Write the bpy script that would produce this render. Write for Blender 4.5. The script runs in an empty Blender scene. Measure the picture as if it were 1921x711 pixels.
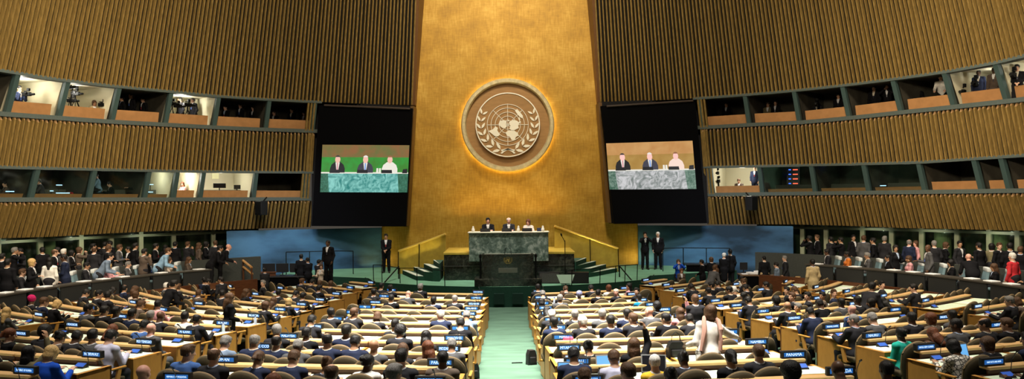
import bpy, bmesh, math, random
import numpy as np
from mathutils import Matrix, Vector
random.seed(11)
S = bpy.context.scene
COL = S.collection
# ------------------------------------------------------------------ photo frame -> place
F, CX, HY, ROLL, CZ = 1500.0, 952.0, 371.0, 0.0087, 4.45
SL, FC = 0.0592, 34.0
def floor_z(X, Y):
    return SL * (max(12.1, math.hypot(X, Y - FC)) - 1.25)
def ray(x, y):
    dx, dy = x - CX, y - HY
    return (dx - ROLL * dy) / F, (dy + ROLL * dx) / F      # X/Y , (CZ-Z)/Y
def at_depth(x, y, Y):
    u, v = ray(x, y)
    return Vector((u * Y, Y, CZ - v * Y))
def at_height(x, y, z):
    u, v = ray(x, y)
    Y = (CZ - z) / v
    return Vector((u * Y, Y, z))
def on_floor(x, y, h):
    u, v = ray(x, y)
    lo, hi = 3.0, 60.0
    for _ in range(50):
        m = (lo + hi) / 2
        if CZ - v * m - floor_z(u * m, m) - h > 0: lo = m
        else: hi = m
    return Vector((u * lo, lo, floor_z(u * lo, lo)))
def to_px(p):
    u, v = p[0] / p[1], (CZ - p[2]) / p[1]
    return CX + F * (u + ROLL * v), HY + F * (v - ROLL * u)

# ------------------------------------------------------------------ materials
MATS = {}
def nt_of(name):
    m = bpy.data.materials.new(name); m.use_nodes = True
    nt = m.node_tree
    return m, nt, nt.nodes['Principled BSDF']
def mat(name, col, rough=0.6, metal=0.0, emit=None, es=0.0, spec=0.3, var=0.0, vscale=20.0, bump=0.0, stretch=None, col2=None):
    """procedural principled material; var mixes a noise into the colour"""
    if name in MATS: return MATS[name]
    m, nt, b = nt_of(name)
    b.inputs['Base Color'].default_value = (*col, 1)
    b.inputs['Roughness'].default_value = rough
    b.inputs['Metallic'].default_value = metal
    b.inputs['Specular IOR Level'].default_value = spec
    if emit:
        b.inputs['Emission Color'].default_value = (*emit, 1)
        b.inputs['Emission Strength'].default_value = es
    if var > 0 or bump > 0 or col2:
        tc = nt.nodes.new('ShaderNodeTexCoord')
        mp = nt.nodes.new('ShaderNodeMapping')
        nz = nt.nodes.new('ShaderNodeTexNoise')
        nz.inputs['Scale'].default_value = vscale
        nz.inputs['Detail'].default_value = 5
        if stretch: mp.inputs['Scale'].default_value = stretch
        nt.links.new(tc.outputs['Object'], mp.inputs['Vector'])
        nt.links.new(mp.outputs['Vector'], nz.inputs['Vector'])
        rp = nt.nodes.new('ShaderNodeValToRGB')
        c2 = col2 or tuple(min(1, c * (1 + var)) for c in col)
        c1 = col if col2 else tuple(c * (1 - var) for c in col)
        rp.color_ramp.elements[0].position = 0.32; rp.color_ramp.elements[0].color = (*c1, 1)
        rp.color_ramp.elements[1].position = 0.68; rp.color_ramp.elements[1].color = (*c2, 1)
        nt.links.new(nz.outputs['Fac'], rp.inputs['Fac'])
        nt.links.new(rp.outputs['Color'], b.inputs['Base Color'])
        if bump > 0:
            bp = nt.nodes.new('ShaderNodeBump'); bp.inputs['Strength'].default_value = bump
            bp.inputs['Distance'].default_value = 0.02
            nt.links.new(nz.outputs['Fac'], bp.inputs['Height'])
            nt.links.new(bp.outputs['Normal'], b.inputs['Normal'])
    MATS[name] = m
    return m
def gold_leaf():
    m, nt, b = nt_of('gold_leaf')
    tc = nt.nodes.new('ShaderNodeTexCoord')
    def noise(scale, st, det=4):
        mp = nt.nodes.new('ShaderNodeMapping'); mp.inputs['Scale'].default_value = st
        n = nt.nodes.new('ShaderNodeTexNoise'); n.inputs['Scale'].default_value = scale; n.inputs['Detail'].default_value = det
        nt.links.new(tc.outputs['Object'], mp.inputs['Vector']); nt.links.new(mp.outputs['Vector'], n.inputs['Vector'])
        return n.outputs['Fac']
    a = noise(0.9, (1, 1, 1.3)); v = noise(7, (2.2, 1, 0.35), 6); h = noise(9, (0.3, 1, 2.4), 5)
    br = nt.nodes.new('ShaderNodeTexBrick')
    mpb = nt.nodes.new('ShaderNodeMapping'); mpb.inputs['Rotation'].default_value = (math.pi / 2, 0, 0)
    nt.links.new(tc.outputs['Object'], mpb.inputs['Vector']); nt.links.new(mpb.outputs['Vector'], br.inputs['Vector'])
    br.inputs['Scale'].default_value = 3.2; br.inputs['Mortar Size'].default_value = 0.02
    br.inputs['Color1'].default_value = (.45, .45, .45, 1); br.inputs['Color2'].default_value = (.6, .6, .6, 1); br.inputs['Mortar'].default_value = (.42, .42, .42, 1)
    def math_(op, x, y):
        n = nt.nodes.new('ShaderNodeMath'); n.operation = op
        for i, q in enumerate((x, y)):
            if isinstance(q, float): n.inputs[i].default_value = q
            else: nt.links.new(q, n.inputs[i])
        return n.outputs[0]
    s = math_('ADD', math_('MULTIPLY', a, 0.45), math_('ADD', math_('MULTIPLY', v, 0.28), math_('MULTIPLY', h, 0.22)))
    s = math_('ADD', s, math_('MULTIPLY', br.outputs['Color'], 0.12))
    rp = nt.nodes.new('ShaderNodeValToRGB')
    e = rp.color_ramp.elements
    e[0].position = 0.36; e[0].color = (0.30, 0.155, 0.012, 1)
    e[1].position = 0.72; e[1].color = (0.66, 0.42, 0.085, 1)
    k = rp.color_ramp.elements.new(0.53); k.color = (0.46, 0.255, 0.025, 1)
    nt.links.new(s, rp.inputs['Fac']); nt.links.new(rp.outputs['Color'], b.inputs['Base Color'])
    b.inputs['Roughness'].default_value = 0.5; b.inputs['Metallic'].default_value = 0.25
    bp = nt.nodes.new('ShaderNodeBump'); bp.inputs['Strength'].default_value = 0.15
    nt.links.new(s, bp.inputs['Height']); nt.links.new(bp.outputs['Normal'], b.inputs['Normal'])
    return m
def marble(name, c0, c1, c2, scale=1.6, rough=0.25):
    m, nt, b = nt_of(name)
    tc = nt.nodes.new('ShaderNodeTexCoord')
    n1 = nt.nodes.new('ShaderNodeTexNoise'); n1.inputs['Scale'].default_value = scale; n1.inputs['Detail'].default_value = 9; n1.inputs['Distortion'].default_value = 2.2
    n2 = nt.nodes.new('ShaderNodeTexNoise'); n2.inputs['Scale'].default_value = scale * 4; n2.inputs['Detail'].default_value = 8; n2.inputs['Distortion'].default_value = 1.5
    for n in (n1, n2): nt.links.new(tc.outputs['Object'], n.inputs['Vector'])
    mx = nt.nodes.new('ShaderNodeMath'); mx.operation = 'MULTIPLY_ADD'; mx.inputs[1].default_value = 0.45
    nt.links.new(n2.outputs['Fac'], mx.inputs[0]); 
    m2 = nt.nodes.new('ShaderNodeMath'); m2.operation = 'MULTIPLY'; m2.inputs[1].default_value = 0.55
    nt.links.new(n1.outputs['Fac'], m2.inputs[0]); nt.links.new(m2.outputs[0], mx.inputs[2])
    rp = nt.nodes.new('ShaderNodeValToRGB'); e = rp.color_ramp.elements
    e[0].position = 0.36; e[0].color = (*c0, 1); e[1].position = 0.66; e[1].color = (*c2, 1)
    k = e.new(0.5); k.color = (*c1, 1)
    nt.links.new(mx.outputs[0], rp.inputs['Fac']); nt.links.new(rp.outputs['Color'], b.inputs['Base Color'])
    b.inputs['Roughness'].default_value = rough
    return m
def glass_mat(name, tint, refl):
    m, nt, b = nt_of(name)
    nt.nodes.remove(b)
    out = nt.nodes['Material Output']
    t = nt.nodes.new('ShaderNodeBsdfTransparent'); t.inputs['Color'].default_value = (*tint, 1)
    g = nt.nodes.new('ShaderNodeBsdfGlossy'); g.inputs['Roughness'].default_value = 0.08; g.inputs['Color'].default_value = (.8, .9, .88, 1)
    mx = nt.nodes.new('ShaderNodeMixShader'); mx.inputs[0].default_value = refl
    nt.links.new(t.outputs[0], mx.inputs[1]); nt.links.new(g.outputs[0], mx.inputs[2]); nt.links.new(mx.outputs[0], out.inputs['Surface'])
    return m

# ------------------------------------------------------------------ mesh building
class MB:
    def __init__(s): s.v = []; s.f = []; s.m = []; s.cur = 0
    def add(s, vs, fs):
        o = len(s.v); s.v += [tuple(v) for v in vs]
        for f in fs: s.f.append([i + o for i in f]); s.m.append(s.cur)
    def box(s, x0, x1, y0, y1, z0, z1):
        v = [(x, y, z) for z in (z0, z1) for y in (y0, y1) for x in (x0, x1)]
        s.add(v, [(0, 2, 3, 1), (4, 5, 7, 6), (0, 1, 5, 4), (2, 6, 7, 3), (0, 4, 6, 2), (1, 3, 7, 5)])
    def bevbox(s, x0, x1, y0, y1, z0, z1, r=0.01, seg=2):
        bm = bmesh.new(); bmesh.ops.create_cube(bm, size=1)
        for v in bm.verts: v.co = Vector(((x0 + x1) / 2 + v.co.x * (x1 - x0), (y0 + y1) / 2 + v.co.y * (y1 - y0), (z0 + z1) / 2 + v.co.z * (z1 - z0)))
        bmesh.ops.bevel(bm, geom=bm.edges[:], offset=r, segments=seg, affect='EDGES', profile=0.5)
        s.bm(bm)
    def bm(s, bm, M=None):
        bm.verts.index_update()
        s.add([(M @ v.co if M else v.co) for v in bm.verts], [[v.index for v in f.verts] for f in bm.faces]); bm.free()
    def hexa(s, p):      # 8 points: bottom 4 (ccw), top 4
        s.add(p, [(3, 2, 1, 0), (4, 5, 6, 7), (0, 1, 5, 4), (1, 2, 6, 5), (2, 3, 7, 6), (3, 0, 4, 7)])
    def prism(s, poly, d0, d1, axis='z'):
        n = len(poly)
        def P(a, b, d): return (a, b, d) if axis == 'z' else ((a, d, b) if axis == 'y' else (d, a, b))
        v = [P(a, b, d0) for a, b in poly] + [P(a, b, d1) for a, b in poly]
        f = [list(range(n))[::-1], list(range(n, 2 * n))] + [[i, (i + 1) % n, n + (i + 1) % n, n + i] for i in range(n)]
        s.add(v, f)
    def tube(s, pts, r, n=8, cap=True):
        pts = [Vector(p) for p in pts]; rr = r if isinstance(r, (list, tuple)) else [r] * len(pts)
        o = len(s.v); up = Vector((0, 0, 1))
        for i, p in enumerate(pts):
            d = (pts[min(i + 1, len(pts) - 1)] - pts[max(i - 1, 0)]).normalized()
            a = d.cross(up if abs(d.z) < .95 else Vector((1, 0, 0))).normalized(); b = d.cross(a)
            for k in range(n):
                t = 2 * math.pi * k / n
                s.v.append(tuple(p + rr[i] * (math.cos(t) * a + math.sin(t) * b)))
        for i in range(len(pts) - 1):
            for k in range(n):
                s.f.append([o + i * n + k, o + i * n + (k + 1) % n, o + (i + 1) * n + (k + 1) % n, o + (i + 1) * n + k]); s.m.append(s.cur)
        if cap:
            s.f.append([o + k for k in range(n)][::-1]); s.m.append(s.cur)
            s.f.append([o + (len(pts) - 1) * n + k for k in range(n)]); s.m.append(s.cur)
    def lathe(s, prof, n=24, c=(0, 0, 0), axis='z'):
        o = len(s.v)
        for r, h in prof:
            for k in range(n):
                t = 2 * math.pi * k / n; a, b = r * math.cos(t), r * math.sin(t)
                s.v.append((c[0] + a, c[1] + b, c[2] + h) if axis == 'z' else (c[0] + a, c[1] - h, c[2] + b))
        for i in range(len(prof) - 1):
            for k in range(n):
                s.f.append([o + i * n + k, o + i * n + (k + 1) % n, o + (i + 1) * n + (k + 1) % n, o + (i + 1) * n + k]); s.m.append(s.cur)
        s.f.append([o + k for k in range(n)][::-1]); s.m.append(s.cur)
        s.f.append([o + (len(prof) - 1) * n + k for k in range(n)]); s.m.append(s.cur)
    def mesh(s, name, mats, smooth=False):
        me = bpy.data.meshes.new(name); me.from_pydata(s.v, [], s.f)
        for m in (mats if isinstance(mats, (list, tuple)) else [mats]): me.materials.append(m)
        if any(s.m): me.polygons.foreach_set('material_index', s.m)
        me.validate(); me.update()
        if smooth:
            me.polygons.foreach_set('use_smooth', [True] * len(me.polygons))
            try: me.set_sharp_from_angle(angle=math.radians(smooth if smooth is not True else 40))
            except Exception: pass
        return me
    def obj(s, name, mats, parent=None, smooth=False, kind=None, label=None, cat=None, group=None):
        o = link(name, s.mesh(name, mats, smooth), parent)
        return tag(o, label, cat, group, kind)
def link(name, data, parent=None):
    o = bpy.data.objects.new(name, data); COL.objects.link(o)
    if parent: o.parent = parent
    return o
def tag(o, label=None, cat=None, group=None, kind=None):
    if label: o['label'] = label
    if cat: o['category'] = cat
    if group: o['group'] = group
    if kind: o['kind'] = kind
    return o
def thing(name, label, cat, loc=(0, 0, 0), rz=0.0, group=None):
    o = link(name, None); o.location = loc; o.rotation_euler = (0, 0, rz); o.empty_display_size = 0.1
    return tag(o, label, cat, group)
KIDS = {}
def dup(root, loc, rz, label=None, group=None, cat=None):
    r = root.copy(); COL.objects.link(r); r.location = loc; r.rotation_euler = (0, 0, rz)
    tag(r, label, cat, group)
    def rec(src, dst):
        for ch in src.children:
            c = ch.copy(); COL.objects.link(c); c.parent = dst
            if ch.children: rec(ch, c)
    rec(root, r)
    return r
def structure(o): o['kind'] = 'structure'; return o
NTH = ['first', 'second', 'third', 'fourth', 'fifth', 'sixth', 'seventh', 'eighth', 'ninth', 'tenth', 'eleventh', 'twelfth', 'thirteenth', 'fourteenth', 'fifteenth', 'sixteenth', 'seventeenth', 'eighteenth', 'nineteenth', 'twentieth']
TEXTS = {}
def text_mesh(txt, size, depth=0.001):
    key = (txt, size)
    if key in TEXTS: return TEXTS[key]
    cu = bpy.data.curves.new('lettering', 'FONT'); cu.body = txt; cu.size = size; cu.align_x = 'CENTER'; cu.align_y = 'CENTER'; cu.extrude = depth
    cu.resolution_u = 2
    o = bpy.data.objects.new('tmp', cu); COL.objects.link(o)
    bpy.context.view_layer.update()
    dg = bpy.context.evaluated_depsgraph_get()
    me = bpy.data.meshes.new_from_object(o.evaluated_get(dg))
    bpy.data.objects.remove(o); bpy.data.curves.remove(cu)
    TEXTS[key] = me
    return me

# ------------------------------------------------------------------ camera, world, look
cam = bpy.data.cameras.new('camera'); co = bpy.data.objects.new('camera', cam); COL.objects.link(co)
cam.sensor_fit = 'HORIZONTAL'; cam.sensor_width = 36; cam.lens = 36 * F / 1921
cam.shift_x = (960.5 - CX) / 1921; cam.shift_y = (HY - 355.5) / 1921
cam.clip_start = 0.1; cam.clip_end = 300
co.matrix_world = Matrix.Translation((0, 0, CZ)) @ Matrix.Rotation(math.radians(90), 4, 'X') @ Matrix.Rotation(-ROLL, 4, 'Z')
S.camera = co
S.view_settings.view_transform = 'Standard'; S.view_settings.look = 'None'; S.view_settings.exposure = 0; S.view_settings.gamma = 1
w = bpy.data.worlds.new('hall'); S.world = w; w.use_nodes = True
w.node_tree.nodes['Background'].inputs[0].default_value = (1, .88, .72, 1); w.node_tree.nodes['Background'].inputs[1].default_value = 0.07
# ================================================================== the hall
TEAL = mat('teal_grey_paint', (.05, .085, .085), .5)
SILL = mat('sill_grey_paint', (.075, .095, .09), .55, var=.1)
DARK = mat('black_recess', (.004, .004, .006), .8)
NEARBLACK = mat('black_cloth', (.0022, .0022, .003), .9, spec=.05)
SLAT = mat('gilded_wood_slat', (.25, .16, .048), .45, metal=.1, var=.25, vscale=3, stretch=(6, 6, .6))
SLATCUT = mat('pale_slat_end', (.34, .2, .09), .6)
SLATDK = mat('slat_backing', (.004, .0025, .0015), .8)
WOOD = mat('honey_oak', (.45, .215, .045), .42, var=.08, vscale=3, stretch=(.6, 4, 2))
WOODTOP = mat('pale_oak_ledge', (.64, .40, .175), .4, var=.08, vscale=6, stretch=(1, 8, 8))
WOODDK = mat('dark_red_wood', (.085, .03, .012), .45, var=.2, vscale=5, stretch=(1, 1, 6))
BOOTHWOOD = mat('booth_counter_wood', (.4, .2, .08), .5, var=.1, vscale=4)
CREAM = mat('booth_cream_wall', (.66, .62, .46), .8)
BOOTHDK = mat('booth_dark_wall', (.05, .045, .033), .9, var=.3, vscale=2)  # darkness of the unlit booths is put into this wall colour
CARPET = mat('green_carpet', (.06, .108, .077), .95, spec=.05, var=.16, vscale=1.1, bump=.1, stretch=(1, 2.5, 1))
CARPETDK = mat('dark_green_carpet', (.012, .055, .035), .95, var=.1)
BLUEW = mat('blue_drape_wall', (.04, .11, .21), .8, var=.75, vscale=.34, stretch=(1, 1, 2.6))
OLIVE = mat('olive_column', (.42, .45, .27), .6)
LOBBY = mat('lobby_dark_wall', (.10, .11, .08), .7, var=.8, vscale=.8, stretch=(2, 2, .4))
GOLD = gold_leaf()
GOLDP = mat('plain_gold', (.50, .35, .055), .45, metal=.2, var=.12, vscale=4)
CC = Vector((0, 19.9, 0))            # plan centre of the curved walls
RAD = [18.42, 17.9, 17.5, 17.1, 16.6, 14.0]       # wall radius at each level, from the lowest slat edge up
LV = {-1: [[(0, 447), (100, 444), (200, 438), (310, 433), (420, 431), (585, 426)],
           [(0, 380), (577, 377)],
           [(0, 313), (170, 317), (300, 320), (585, 323)],
           [(0, 219), (104, 226), (205, 233), (304, 238), (397, 243), (493, 247), (590, 250)],
           [(0, 131), (105, 148), (213, 161), (320, 171), (410, 180), (500, 186), (590, 190.5), (776, 197)]],
      1: [[(1325, 421), (1490, 421), (1600, 424), (1700, 428), (1800, 430), (1921, 433)],
          [(1335, 369), (1921, 363)],
          [(1328, 313), (1524, 309), (1729, 304), (1831, 297), (1921, 291)],
          [(1320, 243), (1410, 238), (1504, 234), (1598, 225.5), (1697, 215), (1797, 205), (1921, 192)],
          [(1124, 192), (1308, 184), (1401, 177), (1494, 169), (1587, 159), (1682, 147), (1780, 133), (1877, 115), (1921, 104)]]}
def hit_r(x, y, r):
    u, v = ray(x, y)
    a = 1 + u * u; b = -2 * CC.y; c = CC.y ** 2 - r * r
    Y = (-b + math.sqrt(b * b - 4 * a * c)) / (2 * a)
    return u * Y, Y, CZ - v * Y
LZ = {}
for sd in (-1, 1):
    LZ[sd] = []
    for k in range(5):
        tab = []
        for (x, y) in LV[sd][k]:
            X, Y, Z = hit_r(x, y, RAD[k]); tab.append((math.atan2(abs(X), Y - CC.y), Z))
        LZ[sd].append(sorted(tab))
def edge_z(sd, k, th):
    if k == 5: return 16.5
    t = LZ[sd][k]
    if th <= t[0][0]: return t[0][1]
    if th >= t[-1][0]: return t[-1][1]
    return float(np.interp(th, [a for a, b in t], [b for a, b in t]))
def wp(sd, k, th, off=0.0, dz=0.0):
    """a point of wall level k at plan angle th; off > 0 goes behind the wall"""
    r = RAD[k] + off
    return Vector((sd * r * math.sin(th), CC.y + r * math.cos(th), edge_z(sd, k, th) + dz))
TH_END = math.radians(100)
def th_of(x, y, k):
    X, Y, Z = hit_r(x, y, RAD[k]); return math.atan2(abs(X), Y - CC.y)
def band(name, sd, k0, k1, th0, pitch, spear):
    m = MB(); n = int((TH_END - th0) * RAD[k0] / pitch)
    cols = 40
    m.cur = 1                                                # backing
    for i in range(cols):
        a, b = th0 + (TH_END - th0) * i / cols, th0 + (TH_END - th0) * (i + 1) / cols
        m.add([wp(sd, k0, a, .1), wp(sd, k0, b, .1), wp(sd, k1, b, .1), wp(sd, k1, a, .1)], [(0, 1, 2, 3)])
        m.add([wp(sd, k0, a, .1), wp(sd, k0, b, .1), wp(sd, k0, b, .6), wp(sd, k0, a, .6)], [(0, 1, 2, 3)])
    for i in range(n):
        th = th0 + (i + .5) * pitch / RAD[k0]
        jw = 1 + .12 * math.sin(i * 2.1) + .08 * math.sin(i * 5.3)
        hw = .031 * jw / RAD[k0]; hb = .043 * jw / RAD[k0]
        jb, jt = .0, .05 * (i % 2) - .03
        B = [wp(sd, k0, th - hb, .1, jb), wp(sd, k0, th - hw, .0, jb), wp(sd, k0, th + hw, .0, jb), wp(sd, k0, th + hb, .1, jb)]
        T = [wp(sd, k1, th - hb, .1, jt), wp(sd, k1, th - hw, .0, jt - (.07 if spear else 0)), wp(sd, k1, th + hw, .0, jt - (.07 if spear else 0)), wp(sd, k1, th + hb, .1, jt)]
        m.cur = 0; m.add(B + T, [(0, 1, 5, 4), (1, 2, 6, 5), (2, 3, 7, 6)])
        m.cur = 0; m.add(B, [(3, 2, 1, 0)])
        if spear:                                            # bevelled spear point of the slat, cut pale
            tip = wp(sd, k1, th, .05, jt + .1)
            m.cur = 2; m.add(T + [tip], [(0, 1, 4), (1, 2, 4), (2, 3, 4), (3, 0, 4)])
    return structure(m.obj(name, [SLAT, SLATDK, SLATCUT]))
SIDE = {-1: 'left', 1: 'right'}
def strip(m, sd, k0, k1, th0, th1, o0, o1, d0, d1, n=24):
    """a curved bar along the wall: offsets o0..o1 behind the face, heights k0+d0 .. k1+d1"""
    for i in range(n):
        a, b = th0 + (th1 - th0) * i / n, th0 + (th1 - th0) * (i + 1) / n
        m.hexa([wp(sd, k0, a, o0, d0), wp(sd, k0, b, o0, d0), wp(sd, k0, b, o1, d0), wp(sd, k0, a, o1, d0),
                wp(sd, k1, a, o0, d1), wp(sd, k1, b, o0, d1), wp(sd, k1, b, o1, d1), wp(sd, k1, a, o1, d1)])
MULL = {(-1, 'u'): [590, 499, 402, 311, 211, 112, 15], (1, 'u'): [1315, 1405, 1499, 1592, 1689, 1788, 1887],
        (-1, 'l'): [575, 476, 376, 326, 272, 168, 59], (1, 'l'): [1333, 1430, 1529, 1629, 1734, 1840, 1892]}
LIT = {(-1, 'u'): {2: 1.0, 4: 1.0, 5: 1.0}, (1, 'u'): {5: .55, 6: .35}, (-1, 'l'): {1: .9, 2: .8, 3: .4}, (1, 'l'): {0: .9}}
GLAZED = {(-1, 'l'): {3, 4, 5, 6}, (1, 'l'): {1, 2, 3}}
GLASS = glass_mat('booth_glass', (.72, .8, .78), .10)
LOBGLASS = glass_mat('lobby_glass', (.7, .78, .72), .08)
booth_lights = []
BOOTH = {}
wn = [0]
for sd in (-1, 1):
    g = 776 if sd < 0 else 1124
    th_gold = th_of(g, 195, 4)
    th_sc = th_of(590 if sd < 0 else 1310, 190, 4)
    nm = 'wall_' + SIDE[sd]
    band(nm + '_upper', sd, 4, 5, th_gold, .166, False)
    band(nm + '_middle', sd, 2, 3, th_of(588 if sd < 0 else 1320, 300, 2), .166, True)
    band(nm + '_lower', sd, 0, 1, th_of(584 if sd < 0 else 1326, 400, 0), .166, True)
    # return of the upper wall to the gold panel, and its end board
    m = MB()
    for k0, k1 in ((4, 5),):
        a = wp(sd, 4, th_gold - .004); b = wp(sd, 5, th_gold - .004)
        a2 = Vector((a.x, 36.45, a.z)); b2 = Vector((b.x, 36.45, b.z))
        m.hexa([a, a2, a2 + Vector((sd * .12, 0, 0)), a + Vector((sd * .12, 0, 0)), b, b2, b2 + Vector((sd * .12, 0, 0)), b + Vector((sd * .12, 0, 0))])
    m.obj('trim_' + ('1' if sd < 0 else '2'), mat('edge_board_brown', (.16, .075, .03), .5), kind='structure')
    for row, kb, kt in (('u', 3, 4), ('l', 1, 2)):
        xs = MULL[sd, row]
        yb = lambda x: np.interp(x, [p[0] for p in LV[sd][kb]], [p[1] for p in LV[sd][kb]])
        ths = [th_of(x, yb(x), kb) for x in xs] + [TH_END]
        m = MB()                                             # sill and head rails
        strip(m, sd, kb, kb, ths[0] - .012, TH_END, -.03, .35, .02, .17)
        strip(m, sd, kt, kt, ths[0] - .012, TH_END, -.0, .3, -.06, .05)
        m.obj('trim_%s_sill' % (SIDE[sd] + ('_upper' if row == 'u' else '_lower')), SILL, kind='structure')
        zb = min(edge_z(sd, kb, t) for t in ths); zt = max(edge_z(sd, kt, t) for t in ths)
        for i in range(len(ths) - 1):
            a, b = ths[i], ths[i + 1]
            if i == len(ths) - 2: b = a + 1.9 / RAD[kb]
            wn[0] += 1
            m = MB(); hw = .085 / RAD[kb]
            for t in ((a,) if i else (a + hw,)):
                m.hexa([wp(sd, kb, t - hw, 0, .1), wp(sd, kb, t + hw, 0, .1), wp(sd, kb, t + hw, .16, .1), wp(sd, kb, t - hw, .16, .1),
                        wp(sd, kt, t - hw, 0, 0), wp(sd, kt, t + hw, 0, 0), wp(sd, kt, t + hw, .16, 0), wp(sd, kt, t - hw, .16, 0)])
            wf = m.obj('window_%d' % wn[0], TEAL, kind='structure')
            if i in GLAZED.get((sd, row), ()):
                m = MB(); m.add([wp(sd, kb, a + hw, .09, .15), wp(sd, kb, b - hw, .09, .15), wp(sd, kt, b - hw, .09, 0), wp(sd, kt, a + hw, .09, 0)], [(0, 1, 2, 3)])
                m.obj('pane', GLASS, wf)
            lit = LIT.get((sd, row), {}).get(i, 0)
            # booth room: back, two sides, floor, ceiling
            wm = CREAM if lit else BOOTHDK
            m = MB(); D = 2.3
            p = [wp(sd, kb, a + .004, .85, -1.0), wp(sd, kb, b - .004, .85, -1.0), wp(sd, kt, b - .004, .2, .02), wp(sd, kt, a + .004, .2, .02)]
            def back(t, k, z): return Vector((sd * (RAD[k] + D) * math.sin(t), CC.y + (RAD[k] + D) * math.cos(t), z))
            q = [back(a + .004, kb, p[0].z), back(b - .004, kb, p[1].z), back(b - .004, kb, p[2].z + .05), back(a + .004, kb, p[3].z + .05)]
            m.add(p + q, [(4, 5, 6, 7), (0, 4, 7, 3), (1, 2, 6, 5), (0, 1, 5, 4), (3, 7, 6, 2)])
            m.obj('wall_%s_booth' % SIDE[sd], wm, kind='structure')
            # wooden counter front
            glz = i in GLAZED.get((sd, row), ())
            m = MB(); h = .30 if glz else (.56 if row == 'u' else .46)
            c0, c1 = a + .2 / RAD[kb], b - .12 / RAD[kb]
            m.hexa([wp(sd, kb, c0, .22, .12), wp(sd, kb, c1, .22, .12), wp(sd, kb, c1, .42, .12), wp(sd, kb, c0, .42, .12),
                    wp(sd, kb, c0, .12, h), wp(sd, kb, c1, .12, h), wp(sd, kb, c1, .40, h), wp(sd, kb, c0, .40, h)])
            m.obj('trim_%d' % (10 + wn[0]), BOOTHWOOD, kind='structure')
            mid = (a + b) / 2
            BOOTH[sd, row, i] = (mid, kb, kt, h, a, b)
            if glz or i in GLAZED.get((sd, row), ()): lit = max(lit, .05)  # dim lamp added in the glazed booths to lift their darkness
            if lit:
                L = bpy.data.lights.new('booth_lamp', 'POINT'); L.energy = 46 * lit; L.color = (1, .97, .86); L.shadow_soft_size = .12
                lo = bpy.data.objects.new('booth_lamp', L); COL.objects.link(lo)
                lo.location = wp(sd, kt, mid, 1.25, -.22)
    # slat-clad return beside the screen, from the middle windows down to the lower edge
    m = MB()
    for j in range(3):
        t0 = th_sc - .004 + .008 * j
        for (k0, k1) in ((3, 4), (2, 3), (1, 2), (0, 1)):
            if j == 2 and k0 in (2, 0): continue
            a0, a1 = wp(sd, k0, t0), wp(sd, k1, t0)
            m.hexa([wp(sd, k0, t0), wp(sd, k0, t0 + .0045), wp(sd, k0, t0 + .0045, .1), wp(sd, k0, t0, .1), wp(sd, k1, t0), wp(sd, k1, t0 + .0045), wp(sd, k1, t0 + .0045, .1), wp(sd, k1, t0, .1)])
    m.obj('trim_%d' % (3 if sd < 0 else 4), SLAT, kind='structure')
    # dark recess behind the screen
    m = MB()
    xs = (776, 586) if sd < 0 else (1124, 1326)
    A = at_depth(*((772, 199) if sd < 0 else (1127, 191)), 35.4); B = at_depth(*((586, 190) if sd < 0 else (1318, 184)), 35.2)
    Cc = at_depth(*((584, 424) if sd < 0 else (1330, 419)), 35.2); Dd = at_depth(*((764, 425) if sd < 0 else (1143, 419)), 35.4)
    k = Vector((0, .25, 0))
    m.hexa([Dd, Cc, Cc + k, Dd + k, A, B, B + k, A + k])
    m.obj('wall_%s_recess' % SIDE[sd], DARK, kind='structure')
    # edge board between the recess and the gold
    m = MB()
    e0 = at_depth(*((770, 199) if sd < 0 else (1129, 192)), 35.3); e1 = at_depth(*((757, 424) if sd < 0 else (1147, 418)), 35.3)
    wx = Vector((-sd * .16, 0, 0)); k = Vector((0, 1.0, 0))
    m.hexa([e1, e1 + wx, e1 + wx + k, e1 + k, e0, e0 + wx, e0 + wx + k, e0 + k])
    m.obj('trim_%d' % (5 if sd < 0 else 6), mat('edge_board_gold', (.12, .06, .015), .5), kind='structure')

STZ = CZ - 3.1                                               # stage floor height
# gold wall
gl, gr = at_depth(717, 500, 36.45).x, at_depth(1197, 500, 36.45).x
m = MB(); m.box(gl, gr, 36.45, 36.8, STZ - .3, 17)
m.obj('wall_back', GOLD, kind='structure')
# blue walls on each side of the gold
for sd in (-1, 1):
    a = Vector((gl if sd < 0 else gr, 36.3, 0)); 
    e = at_depth(425 if sd < 0 else 1488, 440, 33.8)
    b = Vector((e.x, 33.8, 0)); k = Vector((0, .3, 0))
    z0, z1 = .6, 3.14
    m = MB(); m.hexa([a + Vector((0, 0, z0)), b + Vector((0, 0, z0)), b + k + Vector((0, 0, z0)), a + k + Vector((0, 0, z0)),
                      a + Vector((0, 0, z1)), b + Vector((0, 0, z1)), b + k + Vector((0, 0, z1)), a + k + Vector((0, 0, z1))])
    m.obj('wall_%s_drape' % SIDE[sd], BLUEW, kind='structure')
# floor: a cone falling to the podium, flat near it
m = MB()
NR, NT = 26, 48
rs = [6.2, 12.1] + [12.1 + i * .8 for i in range(1, 31)]
ring = []
for r in rs:
    for j in range(NT + 1):
        t = math.radians(-95 + 190 * j / NT)
        X, Y = r * math.sin(t), FC - r * math.cos(t)
        ring.append((X, Y, floor_z(X, Y)))
fs = []
for i in range(len(rs) - 1):
    for j in range(NT): fs.append((i * (NT + 1) + j, i * (NT + 1) + j + 1, (i + 1) * (NT + 1) + j + 1, (i + 1) * (NT + 1) + j))
m.add(ring, fs)
m.add([(-25, 20, .55), (25, 20, .55), (25, 45, .55), (-25, 45, .55)], [(0, 1, 2, 3)])
m.obj('floor', CARPET, kind='structure')
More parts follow.
